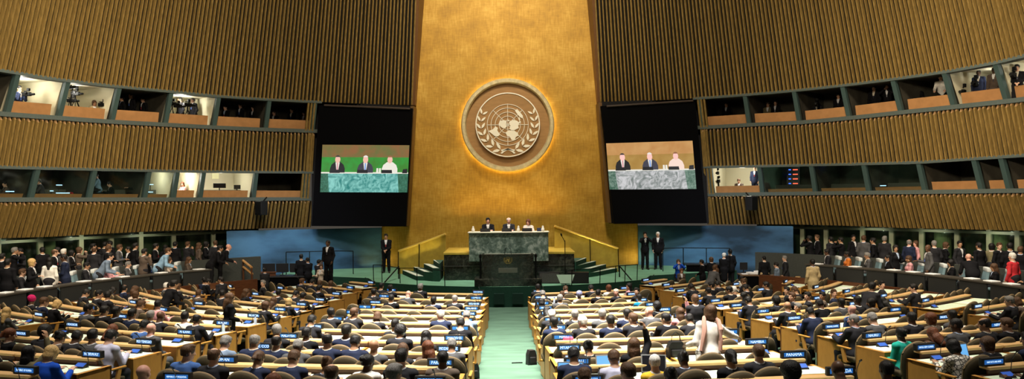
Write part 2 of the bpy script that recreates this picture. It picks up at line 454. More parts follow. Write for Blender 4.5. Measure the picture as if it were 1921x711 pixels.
# stage
fc = at_height(952, 538, STZ); fl = at_height(703, 529, STZ); fr = at_height(1208, 524.5, STZ)
poly = [(-9.5, 36.45), (-9.5, 33.2), (fl.x - .5, fl.y + 1.5), (fl.x, fl.y)]
for i in range(1, 14):
    t = i / 14; X = fl.x + (fr.x - fl.x) * t
    poly.append((X, fl.y + (fr.y - fl.y) * t - (fl.y - fc.y) * (1 - (2 * t - 1) ** 2)))
poly += [(fr.x, fr.y), (fr.x + .5, fr.y + 1.5), (9.5, 33.2), (9.5, 36.45)]
m = MB(); m.prism(poly, .5, STZ, 'z'); n = len(poly)
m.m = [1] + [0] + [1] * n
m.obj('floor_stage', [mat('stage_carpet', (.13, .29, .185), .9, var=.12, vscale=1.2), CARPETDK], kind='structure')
m = MB()                                                     # darker access panels and a pale nosing on the stage front
for (x0, x1) in ((925, 944), (960, 980)):
    a = at_height(x0, 548, 1.2); 
    m.box((x0 - CX) / F * 27.8, (x1 - CX) / F * 27.8, 27.76, 27.9, .75, 1.12)
m.obj('trim_7', mat('stage_panel', (.006, .03, .02), .8), kind='structure')
# side galleries: a raised floor, a low wooden front, a grey parapet and the glazed lobby
PZ = 1.3
for sd in (-1, 1):
    def arc(r, t0, t1, n=30): return [(sd * r * math.sin(math.radians(t0 + (t1 - t0) * i / n)), CC.y + r * math.cos(math.radians(t0 + (t1 - t0) * i / n))) for i in range(n + 1)]
    def wall_arc(m, r0, r1, z0, z1, t0, t1, n=30):
        A, B = arc(r0, t0, t1, n), arc(r1, t0, t1, n)
        for i in range(n):
            m.hexa([(*A[i], z0), (*A[i + 1], z0), (*B[i + 1], z0), (*B[i], z0), (*A[i], z1), (*A[i + 1], z1), (*B[i + 1], z1), (*B[i], z1)])
    T0, T1 = 45, 96
    m = MB(); wall_arc(m, 12.95, 21, .4, PZ, T0, T1); m.obj('floor_gallery_' + SIDE[sd], CARPETDK, kind='structure')
    m = MB(); wall_arc(m, 12.85, 12.95, .4, PZ + .28, T0, T1); m.obj('wall_%s_front' % SIDE[sd], WOODDK, kind='structure')
    m = MB(); wall_arc(m, 15.15, 15.3, PZ, PZ + .92, T0 - 5, T1); m.obj('wall_%s_parapet' % SIDE[sd], mat('grey_parapet', (.045, .05, .047), .6, var=.1), kind='structure')
    # lobby
    m = MB(); wall_arc(m, 20.6, 20.9, .5, 5.2, 34, 98); m.obj('wall_%s_lobby' % SIDE[sd], LOBBY, kind='structure')
    m = MB(); wall_arc(m, 19.3, 20.9, 4.7, 4.9, 34, 98); m.obj('ceiling_lobby_' + SIDE[sd], mat('lobby_ceiling', (.1, .1, .08), .8), kind='structure')
    m = MB()
    for t in ([41, 46, 50, 53.5, 57, 61.5, 66, 70.5, 75, 79, 84, 89, 94] if sd < 0 else [41, 44, 48.5, 52, 55.5, 59.5, 63, 66, 70, 74, 80, 86, 92]):
        c, s_ = math.cos(math.radians(t)), math.sin(math.radians(t)); wd = .085
        r0, r1 = 19.35, 19.5
        P = [(sd * (r0 * s_ - wd * c), CC.y + r0 * c + wd * s_), (sd * (r0 * s_ + wd * c), CC.y + r0 * c - wd * s_), (sd * (r1 * s_ + wd * c), CC.y + r1 * c - wd * s_), (sd * (r1 * s_ - wd * c), CC.y + r1 * c + wd * s_)]
        m.hexa([(*p, PZ) for p in P] + [(*p, 4.7) for p in P])
    wall_arc(m, 19.33, 19.5, 3.0, 3.1, 36, 97); wall_arc(m, 19.33, 19.5, PZ, PZ + .25, 36, 97)
    wn[0] += 1
    wf = m.obj('window_%d' % wn[0], mat('lobby_frame', (.3, .32, .22), .5), kind='structure')
    m = MB(); wall_arc(m, 19.42, 19.43, PZ + .2, 4.7, 36, 97); m.obj('pane', LOBGLASS, wf)
    m = MB()                                                 # pale columns between the panes
    for t, wd in (((71.5, .42), (66.8, .3), (59.5, .18)) if sd < 0 else ((69.5, .4), (66.8, .14), (57, .3), (63, .35))):
        c, s_ = math.cos(math.radians(t)), math.sin(math.radians(t))
        m.lathe([(wd, PZ), (wd, 4.7)], 20, (sd * 19.95 * s_, CC.y + 19.95 * c, 0))
    m.obj('trim_%d' % (8 if sd < 0 else 9), OLIVE, kind='structure')
# ceiling far above
m = MB(); m.box(-26, 26, -2, 40, 21, 21.4); m.obj('ceiling', mat('ceiling_dark', (.05, .045, .04), .9), kind='structure')
# ================================================================== desks, chairs, name plates
ROWS = [7.6, 9.11, 10.58, 12.12, 13.7, 15.25, 16.91, 18.53, 20.15, 21.57, 23.04, 24.5]
ROWS2 = {11.6: 1, 13.3: 2, 14.8: 3, 16.3: 4, 17.8: 5, 19.4: 6, 20.9: 7}
BACK = mat('chair_upholstery', (.056, .044, .025), .85, spec=.1, var=.06, vscale=30)
PIPING = mat('chair_edge_tan', (.25, .18, .1), .6)
GREEN = mat('pale_green_desk_leather', (.74, .88, .70), .35, var=.05)
BLACKP = mat('black_plastic', (.012, .012, .014), .4)
SCREENB = mat('blue_sign_screen', (.02, .12, .35), .3, emit=(.03, .2, .75), es=.42)
LETTER = mat('white_blue_letters', (.7, .85, 1), .4, emit=(.6, .85, 1), es=1.1)
PAPER = mat('white_paper', (.82, .83, .85), .7)
CHROME = mat('brushed_steel', (.5, .5, .5), .3, metal=1)
def make_chair(name, shell, label, group):
    t = thing(name, label, 'chair', group=group)
    # backrest: domed shell, gently curved, with a pale piped edge
    W, H0, H1 = .235, .36, .95
    def outline(n=18):
        pts = [(-W * .86, H0), (-W, .55)]
        zc = H1 - W * .98
        for i in range(n + 1):
            a = math.pi - math.pi * i / n
            pts.append((W * math.cos(a), zc + W * .98 * math.sin(a)))
        pts += [(W, .55), (W * .86, H0)]
        return pts
    o = outline()
    def yb(x, z): return -.21 - .10 * (z - .45) + .13 * (x / W) ** 2 * .45
    m = MB(); n = len(o)
    cx = [(0, .42), (0, .6), (0, .78)]
    rings = []
    for f, dy in ((1.0, 0.0), (1.0, -.05), (.9, -.075), (.55, -.09), (.001, -.095)):
        rings.append([(x * f, yb(x * f, .7 + (z - .7) * f) + dy, .7 + (z - .7) * f) for x, z in o])
    fr = [[(x * f, yb(x * f, .7 + (z - .7) * f) + .012 * (1 - f), .7 + (z - .7) * f) for x, z in o] for f in (.85, .5, .001)]
    allr = fr[::-1] + rings
    base = 0
    vs = [p for r in allr for p in r]
    fs = []
    for i in range(len(allr) - 1):
        for k in range(n): fs.append((i * n + k, i * n + (k + 1) % n, (i + 1) * n + (k + 1) % n, (i + 1) * n + k))
    m.add(vs, fs); b = m.obj('backrest', shell, t, smooth=50)
    m = MB(); m.tube([(x * 1.0, yb(x, z) - .025, z) for x, z in o], .016, 6); m.obj('piping', PIPING, b, smooth=True)
    m = MB(); m.bevbox(-.24, .24, -.2, .26, .40, .485, .03, 3); m.obj('seat', shell, t, smooth=True)
    for s in (-1, 1):
        m = MB(); m.bevbox(s * .29 - .022, s * .29 + .022, -.14, .2, .63, .66, .01); a = m.obj('armrest', WOOD, t)
        m = MB(); m.hexa([(s * .29 - .018, -.03, .40), (s * .29 + .018, -.03, .40), (s * .29 + .018, .04, .40), (s * .29 - .018, .04, .40), (s * .29 - .018, .03, .635), (s * .29 + .018, .03, .635), (s * .29 + .018, .1, .635), (s * .29 - .018, .1, .635)])
        m.box(min(s * .2, s * .3), max(s * .2, s * .3), -.03, .04, .385, .41); m.obj('armrest_post', WOOD, a)
    m = MB(); m.lathe([(.2, 0), (.2, .025), (.05, .05), (.035, .07), (.035, .4)], 16, (0, .02, 0)); m.obj('pedestal', CHROME, t, smooth=30)
    return t
# desk for one delegation: three places
DW = 1.0                                                     # built one unit wide, then scaled along the row in mesh copies
def desk_parts(wid, end_l, end_r, bright):
    h = wid / 2; P = []
    m = MB(); m.box(-h, h, -.6, -.07, .665, .72); m.box(-h, h, -.6, -.565, .55, .665); P.append(('worktop', m, WOOD))
    m = MB(); m.box(-h + .05, h - .05, -.55, -.1, .7201, .726); P.append(('desk_leather', m, GREEN))
    lo, hi = -h + (.18 if end_l else 0), h - (.18 if end_r else 0)
    m = MB(); m.bevbox(lo, hi, -.085, .085, .79, .83, .012); P.append(('ledge', m, WOODTOP))
    m = MB(); m.box(lo, hi, -.055, -.03, .70, .79); m.box(-h, h, .0, .035, .02, .72); m.box(-h, h, -.09, .035, .68, .72); P.append(('front_panel', m, WOODDK))
    for e, s in ((end_l, -1), (end_r, 1)):
        m = MB(); x = s * h
        m.bevbox(min(x, x - s * .07), max(x, x - s * .07), -.6, .035, 0, .722, .006); P.append(('end_panel', m, WOOD))
    return P
DESKM = {}
def make_desk(label, loc, rz, wid, el, er, group=None):
    key = (round(wid, 1), el, er)
    if key not in DESKM:
        DESKM[key] = [(n, m.mesh(n, mt)) for n, m, mt in desk_parts(key[0], el, er, 1)]
    t = thing('delegation_desk', label, 'desk', loc, rz)
    for n, me in DESKM[key]: link(n, me, t)
    return t
PLATE = None
def make_plate(txt, label, loc, rz):
    global PLATE
    if PLATE is None:
        m = MB(); m.bevbox(-.185, .185, -.03, .03, 0, .106, .008); a = m.mesh('housing', BLACKP)
        m = MB(); m.box(-.15, .15, -.0325, -.029, .024, .082); b = m.mesh('screen', SCREENB)
        PLATE = (a, b)
    t = thing('name_plate', label, 'sign', loc, rz)
    h = link('housing', PLATE[0], t); s = link('screen', PLATE[1], h)
    size = min(.058, .275 / (.62 * max(1, len(txt))))
    o = link('lettering', letter_mesh(txt, size), h); o.location = (0, -.0335, .053); o.rotation_euler = (math.pi / 2, 0, 0); o.scale = (1, 1.35 if len(txt) > 8 else 1.0, 1)
    return t
def letter_mesh(txt, size):
    me = text_mesh(txt, size)
    if not me.materials: me.materials.append(LETTER)
    return me
def console():
    t = thing('desk_console', 'x', 'console')
    m = MB(); m.hexa([(-.09, -.05, 0), (.09, -.05, 0), (.09, .05, 0), (-.09, .05, 0), (-.09, -.03, .02), (.09, -.03, .02), (.09, .05, .065), (-.09, .05, .065)]); b = m.obj('housing', BLACKP, t)
    m = MB(); m.add([(-.08, -.03, .0245), (.08, -.03, .0245), (.08, .043, .065), (-.08, .043, .065)], [(0, 1, 2, 3)]); m.obj('display', mat('console_blue', (.03, .1, .4), .4, emit=(.05, .12, .6), es=.35), b)
    m = MB(); m.tube([(.1, .05, 0), (.1, .05, .1), (.095, .03, .22), (.09, -.02, .3), (.085, -.05, .33)], .006, 6); mm = m.obj('microphone_stem', BLACKP, t, smooth=True)
    m = MB(); m.tube([(.085, -.045, .327), (.082, -.085, .35)], [.013, .011], 8); m.obj('microphone_head', BLACKP, mm, smooth=True)
    return t
NAMES = {  # by row radius: L2, L1 outer, L1 aisle, C outer, C aisle | C aisle, C outer, R1 aisle, R1 outer, R2
 24.5: ['', 'QATAR', 'REPUBLIC OF KOREA', 'REPUBLIC OF MOLDOVA', 'ROMANIA', 'RUSSIAN FEDERATION', 'RWANDA', 'SAINT KITTS AND NEVIS', 'SAINT LUCIA', ''],
 23.04: ['', 'NIGERIA', 'NORWAY', 'OMAN', 'PAKISTAN', 'PALAU', 'PANAMA', 'PAPUA NEW GUINEA', 'PARAGUAY', ''],
 21.57: ['', 'MONGOLIA', 'MONTENEGRO', 'MOROCCO', 'MOZAMBIQUE', 'MYANMAR', 'NAMIBIA', 'NAURU', 'NEPAL', ''],
 20.15: ['LUXEMBOURG', 'MADAGASCAR', 'MALAWI', 'MALAYSIA', 'MALDIVES', 'MALI', 'MALTA', 'MARSHALL ISLANDS', 'MAURITANIA', 'MAURITIUS'],
 18.53: ['KENYA', 'KIRIBATI', 'KUWAIT', 'KYRGYZSTAN', 'LAOS', 'LATVIA', 'LEBANON', 'LESOTHO', 'LIBERIA', 'LIBYA'],
 16.91: ['ICELAND', 'INDIA', 'INDONESIA', 'IRAN', 'IRAQ', 'IRELAND', 'ISRAEL', 'ITALY', 'JAMAICA', 'JAPAN'],
 15.25: ['GEORGIA', 'GERMANY', 'GHANA', 'GREECE', 'GRENADA', 'GUATEMALA', 'GUINEA', 'GUINEA-BISSAU', 'GUYANA', 'HAITI'],
 13.7: ['ERITREA', 'ESTONIA', 'ETHIOPIA', 'FIJI', 'FINLAND', 'FRANCE', 'GABON', 'GAMBIA', 'GEORGIA', 'GERMANY'],
 12.12: ['DENMARK', 'DJIBOUTI', 'DOMINICA', 'DOMINICAN REPUBLIC', 'ECUADOR', 'EGYPT', 'EL SALVADOR', 'EQUATORIAL GUINEA', 'ERITREA', 'ESTONIA'],
 10.58: ['', 'COSTA RICA', 'CROATIA', 'CUBA', 'CYPRUS', 'CZECH REPUBLIC', 'DENMARK', 'DJIBOUTI', 'DOMINICA', ''],
 9.11: ['', 'CHAD', 'CHILE', 'CHINA', 'COLOMBIA', 'COMOROS', 'CONGO', 'COSTA RICA', 'CROATIA', ''],
 7.6: ['', 'BURUNDI', 'CABO VERDE', '', '', '', '', 'CAMBODIA', 'CAMEROON', '']}
BLK = {'C': 'centre', '1': 'side', '2': 'far'}
def blk_name(sd, b): return {'C': '%s centre block', '1': '%s side block', '2': 'far %s block'}[b] % SIDE[sd]
SEATS = {}       # (sd, block, rowindex, seat from the aisle) -> (pos, rz)
DESKS = []
allrows = {'C': ROWS[1:], '1': ROWS, '2': list(ROWS2)}
def xspan(b, R):
    if b == 'C': return .62, (4.02 if R < 15 else 4.02 + .038 * (R - 15))
    if b == '1': return 4.95 + .062 * (R - 9), None
    return (9.25 if R < 14 else 9.25 + .14 * (R - 14)), None
for sd in (-1, 1):
    for b in ('C', '1', '2'):
        for ri, R in enumerate(allrows[b]):
            x0, x1 = xspan(b, R)
            if R == 7.6: x0 = 4.55
            a0 = math.asin(x0 / R)
            a1 = math.asin(x1 / R) if x1 else a0 + (3.45 if b == '1' else 2.9) / R
            for u in range(2):                              # u = 0: the unit at the aisle nearest the centre
                if R == 7.6 and u == 1: continue
                aa, ab = a0 + (a1 - a0) * u / 2, a0 + (a1 - a0) * (u + 1) / 2
                am = (aa + ab) / 2; wid = 2 * R * math.sin((ab - aa) / 2) + .01
                X, Y = sd * R * math.sin(am), FC - R * math.cos(am); rz = sd * am
                z = floor_z(sd * (R + .5) * math.sin(am), FC - (R + .5) * math.cos(am))
                DESKS.append((sd, b, ri, R, u, Vector((X, Y, z)), rz, wid))
                for k in range(3):
                    fx = sd * (-wid / 2 + wid * (k + .5) / 3)
                    M = Matrix.Translation((X, Y, z)) @ Matrix.Rotation(rz, 4, 'Z')
                    p = M @ Vector((fx, -.93, 0)); p.z = floor_z(p.x, p.y)
                    SEATS[sd, b, ri, u * 3 + k] = (p, rz, R)
def inview(p, mx=60, my=60):
    x, y = to_px(p); return -mx < x < 1921 + mx and y < 711 + my
# ================================================================== people: implicit surfaces meshed with surface nets
class Field:
    def __init__(s): s.p = []; s.cut = []
    def cap(s, a, b, ra, rb, k=.02): s.p.append(('c', Vector(a), Vector(b), ra, rb, k)); return s
    def ell(s, c, r, R=None, k=.02): s.p.append(('e', Vector(c), Vector(r), R, None, k)); return s
    def sub(s, c, r, R=None, k=.008): s.cut.append(('e', Vector(c), Vector(r), R, None, k)); return s
    def subcap(s, a, b, ra, rb, k=.008): s.cut.append(('c', Vector(a), Vector(b), ra, rb, k)); return s
    def copy(s):
        f = Field(); f.p = list(s.p); f.cut = list(s.cut); return f
def _dist(q, X, Y, Z):
    kind, a, b, c, d, k = q
    if kind == 'c':
        ab = b - a; L = max(ab.length_squared, 1e-9)
        px, py, pz = X - a.x, Y - a.y, Z - a.z
        t = np.clip((px * ab.x + py * ab.y + pz * ab.z) / L, 0, 1)
        return np.sqrt((px - t * ab.x) ** 2 + (py - t * ab.y) ** 2 + (pz - t * ab.z) ** 2) - (c + t * (d - c))
    px, py, pz = X - a.x, Y - a.y, Z - a.z
    if c is not None:
        R = c
        px, py, pz = (R[0][0] * px + R[1][0] * py + R[2][0] * pz, R[0][1] * px + R[1][1] * py + R[2][1] * pz, R[0][2] * px + R[1][2] * py + R[2][2] * pz)
    k0 = np.sqrt((px / b.x) ** 2 + (py / b.y) ** 2 + (pz / b.z) ** 2)
    k1 = np.sqrt((px / b.x ** 2) ** 2 + (py / b.y ** 2) ** 2 + (pz / b.z ** 2) ** 2)
    return k0 * (k0 - 1) / np.maximum(k1, 1e-6)
def _box(q):
    kind, a, b, c, d, k = q
    if kind == 'c':
        r = max(c, d); return [min(a[i], b[i]) - r for i in range(3)], [max(a[i], b[i]) + r for i in range(3)]
    r = max(b) if c is not None else None
    return [a[i] - (r or b[i]) for i in range(3)], [a[i] + (r or b[i]) for i in range(3)]
def polygonize(f, res, wob=None):
    lo = np.min([_box(q)[0] for q in f.p], axis=0) - 3 * res; hi = np.max([_box(q)[1] for q in f.p], axis=0) + 3 * res
    n = np.ceil((hi - lo) / res).astype(int) + 1
    ax = [(lo[i] + res * np.arange(n[i])).astype(np.float32) for i in range(3)]
    D = np.full(n, .5, np.float32)
    def sl(q, pad):
        b0, b1 = _box(q)
        i0 = [max(0, int((b0[i] - pad - lo[i]) / res)) for i in range(3)]; i1 = [min(n[i], int((b1[i] + pad - lo[i]) / res) + 2) for i in range(3)]
        return tuple(slice(i0[i], max(i0[i] + 1, i1[i])) for i in range(3))
    for q in f.p:
        k = q[5]; s = sl(q, k + 3 * res)
        d = _dist(q, ax[0][s[0]][:, None, None], ax[1][s[1]][None, :, None], ax[2][s[2]][None, None, :])
        A = D[s]; h = np.clip(.5 + .5 * (d - A) / k, 0, 1); D[s] = d * (1 - h) + A * h - k * h * (1 - h)
    for q in f.cut:
        k = q[5]; s = sl(q, k + 3 * res)
        d = -_dist(q, ax[0][s[0]][:, None, None], ax[1][s[1]][None, :, None], ax[2][s[2]][None, None, :])
        A = D[s]; h = np.clip(.5 - .5 * (d - A) / k, 0, 1); D[s] = d * (1 - h) + A * h + k * h * (1 - h)
    if wob:
        amp, fr = wob
        D += amp * (np.sin(fr * ax[0])[:, None, None] * np.sin(fr * 1.3 * ax[1] + 1)[None, :, None] * np.sin(fr * .9 * ax[2] + 2)[None, None, :])
    # surface nets
    ins = D < 0
    c = ins[:-1, :-1, :-1].astype(np.int8)
    c = sum(ins[i:n[0] - 1 + i, j:n[1] - 1 + j, k:n[2] - 1 + k].astype(np.int8) for i in (0, 1) for j in (0, 1) for k in (0, 1))
    act = np.argwhere((c > 0) & (c < 8))
    if len(act) == 0: return np.zeros((0, 3)), np.zeros((0, 4), int)
    idx = -np.ones(n - 1, np.int64); idx[act[:, 0], act[:, 1], act[:, 2]] = np.arange(len(act))
    acc = np.zeros((len(act), 3)); cnt = np.zeros(len(act))
    corners = [(i, j, k) for i in (0, 1) for j in (0, 1) for k in (0, 1)]
    for a in corners:
        for ax_ in range(3):
            if a[ax_]: continue
            b = list(a); b[ax_] = 1
            da = D[act[:, 0] + a[0], act[:, 1] + a[1], act[:, 2] + a[2]]; db = D[act[:, 0] + b[0], act[:, 1] + b[1], act[:, 2] + b[2]]
            mk = (da < 0) != (db < 0); t = np.where(mk, da / np.where(mk, da - db, 1), 0)
            P = np.array(a, float)[None, :].repeat(len(act), 0); P[:, ax_] += t
            acc += P * mk[:, None]; cnt += mk
    V = (act + acc / cnt[:, None]) * res + lo
    Q = []
    for ax_ in range(3):
        o1, o2 = [(1, 2), (2, 0), (0, 1)][ax_]
        s0 = [slice(None)] * 3; s1 = [slice(None)] * 3
        s0[ax_] = slice(0, n[ax_] - 1); s1[ax_] = slice(1, n[ax_])
        A, B = ins[tuple(s0)], ins[tuple(s1)]
        e = np.argwhere(A != B); e = e[(e[:, o1] > 0) & (e[:, o2] > 0) & (e[:, o1] < n[o1] - 1) & (e[:, o2] < n[o2] - 1)]
        flip = A[e[:, 0], e[:, 1], e[:, 2]]
        u = np.zeros(3, int); u[o1] = 1; v = np.zeros(3, int); v[o2] = 1
        g = lambda q: idx[q[:, 0], q[:, 1], q[:, 2]]
        a, b, c_, d = g(e - u - v), g(e - v), g(e), g(e - u)
        quad = np.stack([a, b, c_, d], 1); quad[~flip] = quad[~flip][:, ::-1]
        Q.append(quad)
    return V, np.concatenate(Q)
def field_mesh(name, f, res, mats, paint=None, wob=None):
    V, Q = polygonize(f, res, wob)
    me = bpy.data.meshes.new(name)
    me.vertices.add(len(V)); me.vertices.foreach_set('co', V.astype(np.float32).ravel())
    me.loops.add(len(Q) * 4); me.loops.foreach_set('vertex_index', Q.ravel().astype(np.int32))
    me.polygons.add(len(Q)); me.polygons.foreach_set('loop_start', np.arange(0, len(Q) * 4, 4, dtype=np.int32)); me.polygons.foreach_set('loop_total', np.full(len(Q), 4, np.int32))
    for m in mats: me.materials.append(m)
    if paint is not None: me.polygons.foreach_set('material_index', paint(V[Q].mean(1)).astype(np.int32))
    me.polygons.foreach_set('use_smooth', np.ones(len(Q), bool))
    me.update(); me.validate()
    return me
def ik(S_, W_, l1, l2, hint):
    S_, W_ = Vector(S_), Vector(W_); d = W_ - S_; L = d.length
    if L > .985 * (l1 + l2): W_ = S_ + d * (.985 * (l1 + l2) / L); d = W_ - S_; L = d.length
    a = (l1 * l1 - l2 * l2 + L * L) / (2 * L); h = math.sqrt(max(1e-6, l1 * l1 - a * a))
    n = d.normalized(); k = Vector(hint) - n * Vector(hint).dot(n); k.normalize()
    return S_ + n * a + k * h, W_
SKIN = mat('skin', (.5, .29, .19), .5); EYE = mat('eye_dark', (.03, .02, .015), .3); LIP = mat('lip', (.36, .12, .1), .45)
CLOTH = mat('suit_cloth', (.02, .022, .03), .8); SHIRTM = mat('white_shirt', (.75, .76, .8), .7); SHOEM = mat('black_shoe', (.01, .01, .01), .35)
TIE = mat('neck_tie', (.08, .12, .4), .6)
def build_body(key, female=False, stand=False, lean=8, side=0, yaw=0, pitch=0, roll=0, lh=None, rh=None, lhint=None, rhint=None, curl=.5, legs=None, fat=1.0, res=.010, cres=.014, vneck=True, skirt=False, grip=None, twist=0):
    """joints from the pose, then body, jacket, shirt and trousers grown round the same joints"""
    f = Field()
    shw = (.150 if female else .174); hipw = .09
    hip = Vector((0, 0, .93 if stand else .575))
    a, sd_ = math.radians(lean), math.radians(side)
    up = Vector((math.sin(sd_), math.sin(a), math.cos(a) * math.cos(sd_))).normalized()
    ct, st = math.cos(math.radians(twist)), math.sin(math.radians(twist))
    xr = Vector((ct, st, 0)); xr = (xr - up * xr.dot(up)).normalized(); fw = up.cross(xr)
    TL = .49 if not female else .465
    waist, chest, neck = hip + up * TL * .30, hip + up * TL * .68, hip + up * TL
    hd = (up + Vector((0, 0, 1))).normalized()
    pr = math.radians(pitch)
    Rb = Matrix((xr, fw, up)).transposed()
    Rh = Rb.to_4x4() @ Matrix.Rotation(math.radians(lean * .6), 4, 'X') @ Matrix.Rotation(math.radians(yaw), 4, 'Z') @ Matrix.Rotation(math.radians(-pitch), 4, 'X') @ Matrix.Rotation(math.radians(roll), 4, 'Y')
    hc = neck + hd * .108 + Rh.to_3x3() @ Vector((0, .02, .07))
    HM = Matrix.Translation(hc) @ Rh
    H = lambda *v: HM @ Vector(v)
    R3 = Rh.to_3x3()
    Rm = [list(r) for r in R3]
    def TR(R): return [list(r) for r in R]
    sh = [neck - up * .035 + xr * (s * shw) for s in (-1, 1)]
    # legs
    hj = [hip + xr * (s * hipw) for s in (-1, 1)]
    if legs: kn, an = [Vector(v) for v in legs[0]], [Vector(v) for v in legs[1]]
    elif stand: kn = [Vector((s * .1, .02, .5)) for s in (-1, 1)]; an = [Vector((s * .115, -.02, .085)) for s in (-1, 1)]
    else: kn = [Vector((s * .12, .42, .55)) for s in (-1, 1)]; an = [Vector((s * .12, .40, .085)) for s in (-1, 1)]
    toe = [an[i] + Vector((.03 * (-1, 1)[i], .16, -.045)) for i in (0, 1)]
    # arms
    el, wr = [], []
    for i, s in enumerate((-1, 1)):
        tgt = (lh, rh)[i]
        if tgt is None: tgt = (sh[i].x * 1.25, sh[i].y + .08, sh[i].z - .5)
        hint = (lhint, rhint)[i] or (s * .3, -.35, -.9)
        e, w_ = ik(sh[i], tgt, .285, .25, hint); el.append(e); wr.append(w_)
    # --- clothes fields share these
    def torso(g, inf, k=.05):
        g.ell(hip + up * .02, (.165 * fat + inf, .125 * fat + inf, .13 + inf), TR(Rb), k)
        g.ell(waist + fw * .005, ((.132 if female else .15) * fat + inf, .10 * fat + inf, .17), TR(Rb), k)
        g.ell(chest, ((.148 if female else .168) * fat + inf, .112 * fat + inf, .19), TR(Rb), k)
        g.cap(sh[0], sh[1], .046 + inf, .046 + inf, .05)
        for i in (0, 1): g.cap(neck + up * .005, sh[i], .05 + inf * .6, .04 + inf, .03)
        g.cap(neck - up * .03, neck + up * .02, .10 + inf * .5, .06, .05)
        if female:
            for s in (-1, 1): g.ell(chest + fw * .085 + xr * (s * .07) - up * .01, (.065 + inf, .06 + inf, .065 + inf), TR(Rb), .04)
    def arms(g, inf, end=1.0, k=.025):
        for i in (0, 1):
            g.cap(sh[i] - up * .012, el[i], .052 + inf, .043 + inf, .022)
            g.cap(el[i], el[i].lerp(wr[i], end), .043 + inf, .031 + (.031 * .3 if end == 1 else 0) * 0 + inf, k)
    def legsf(g, inf):
        for i in (0, 1):
            g.cap(hj[i], kn[i], .088 * min(fat, 1.1) + inf, .06 + inf, .05)
            g.cap(kn[i], kn[i].lerp(an[i], .4), .058 + inf, .054 + inf, .03)
            g.cap(kn[i].lerp(an[i], .4), an[i], .054 + inf, .038 + inf, .03)
    # --- body
    torso(f, 0); arms(f, 0); legsf(f, 0)
    for i in (0, 1): f.cap(an[i] - Vector((0, .04, .035)), toe[i], .04, .03, .03)
    f.cap(neck - up * .02, H(0, -.018, -.07), .058, .052, .03)
    f.ell(H(0, -.012, .028), (.078, .095, .084), Rm, .02)
    f.ell(H(0, .022, -.035), (.06, .068, .083), Rm, .03)
    f.ell(H(0, .062, -.094), (.028, .025, .022), Rm, .025)
    f.cap(H(-.034, .078, .032), H(.034, .078, .032), .014, .014, .015)
    for s in (-1, 1):
        f.ell(H(s * .077, -.005, -.008), (.010, .021, .033), Rm, .008)
        f.ell(H(s * .04, .062, -.02), (.022, .02, .02), Rm, .02)
    f.cap(H(0, .088, .018), H(0, .110, -.026), .0095, .0145, .010)
    f.cap(H(-.019, .086, -.063), H(.019, .086, -.063), .0085, .0085, .008)
    for s in (-1, 1): f.sub(H(s * .031, .100, .010), (.014, .012, .010), Rm, .010)
    # hands: palm, four fingers of two joints, thumb
    for i, s in enumerate((-1, 1)):
        d = (wr[i] - el[i]).normalized()
        pn = Vector((0, 0, -1)) if abs(d.z) < .8 else Vector((-s, 0, 0))
        if grip: pn = Vector(grip) if not isinstance(grip, dict) else Vector(grip[i])
        pn = (pn - d * pn.dot(d)).normalized(); sx = d.cross(pn) * (1 if s > 0 else -1)   # sx towards the thumb side for either hand
        if sx.x * s > 0 and abs(d.z) < .8: sx = -sx
        w0 = wr[i]
        for q in (-1, 0, 1): f.cap(w0 + d * .012 + sx * (q * .018), w0 + d * .085 + sx * (q * .023), .017, .0135, .018)
        c1 = curl; d1 = (d * math.cos(c1) + pn * math.sin(c1)); d2 = (d * math.cos(c1 * 2.3) + pn * math.sin(c1 * 2.3))
        for q, L in ((1.5, .72), (.5, .82), (-.5, .78), (-1.5, .6)):
            b0 = w0 + d * .088 + sx * (q * .0195); b1 = b0 + d1 * (.05 * L); b2 = b1 + d2 * (.055 * L)
            f.cap(b0, b1, .0098, .009, .006); f.cap(b1, b2, .009, .0078, .005)
        t0 = w0 + d * .03 + sx * .024; t1 = t0 + (d * .6 + sx * .75).normalized() * .04; t2 = t1 + (d * .9 + sx * .1 + pn * .45).normalized() * .034
        f.cap(t0, t1, .0135, .0115, .012); f.cap(t1, t2, .0115, .009, .006)
    HI = HM.inverted(); hi = np.array([list(r) for r in HI])
    def paint(C):
        L = C @ hi[:3, :3].T + hi[:3, 3]
        out = np.zeros(len(C), int)
        for s in (-1, 1): out[(((L[:, 0] - s * .031) / .015) ** 2 + ((L[:, 2] - .010) / .0085) ** 2 < 1) & (L[:, 1] > .05)] = 1
        out[((L[:, 0] / .024) ** 2 + ((L[:, 2] + .063) / .010) ** 2 < 1) & (L[:, 1] > .07)] = 2
        return out
    out = {'head': HM, 'hands': wr, 'chest': chest, 'fw': fw}
    out['body'] = field_mesh('body', f, res, [SKIN, EYE, LIP], paint)
    # --- jacket
    j = Field(); torso(j, .014); arms(j, .013, .93)
    j.ell(hip - up * (.07 if stand else .01), (.178 * fat + .008, .135 * fat + .012, .2 if stand else .15), TR(Rb), .04)
    for i in (0, 1): j.ell(sh[i] - up * .004, (.066, .064, .050), TR(Rb), .03)
    if vneck:
        j.sub(neck + up * .055 - fw * .01, (.074, .08, .055), TR(Rb), .01)
        b = chest + fw * .16 - up * .09
        j.subcap(neck + fw * .09 - up * .0, b, .052, .012, .008)
    else:
        j.sub(neck + up * .06, (.07, .075, .05), TR(Rb), .01)
    out['jacket'] = field_mesh('jacket', j, cres, [CLOTH])
    # --- shirt with collar, under the jacket
    sfd = Field()
    torso(sfd, .0065, .05)
    if not female: sfd.cap(neck + up * .0, neck + up * .04 + hd * .004, .0655, .0615, .012)
    for i in (0, 1): sfd.cap(el[i].lerp(wr[i], .86), el[i].lerp(wr[i], .97), .036, .0345, .005)
    out['shirt'] = field_mesh('shirt', sfd, cres, [SHIRTM])
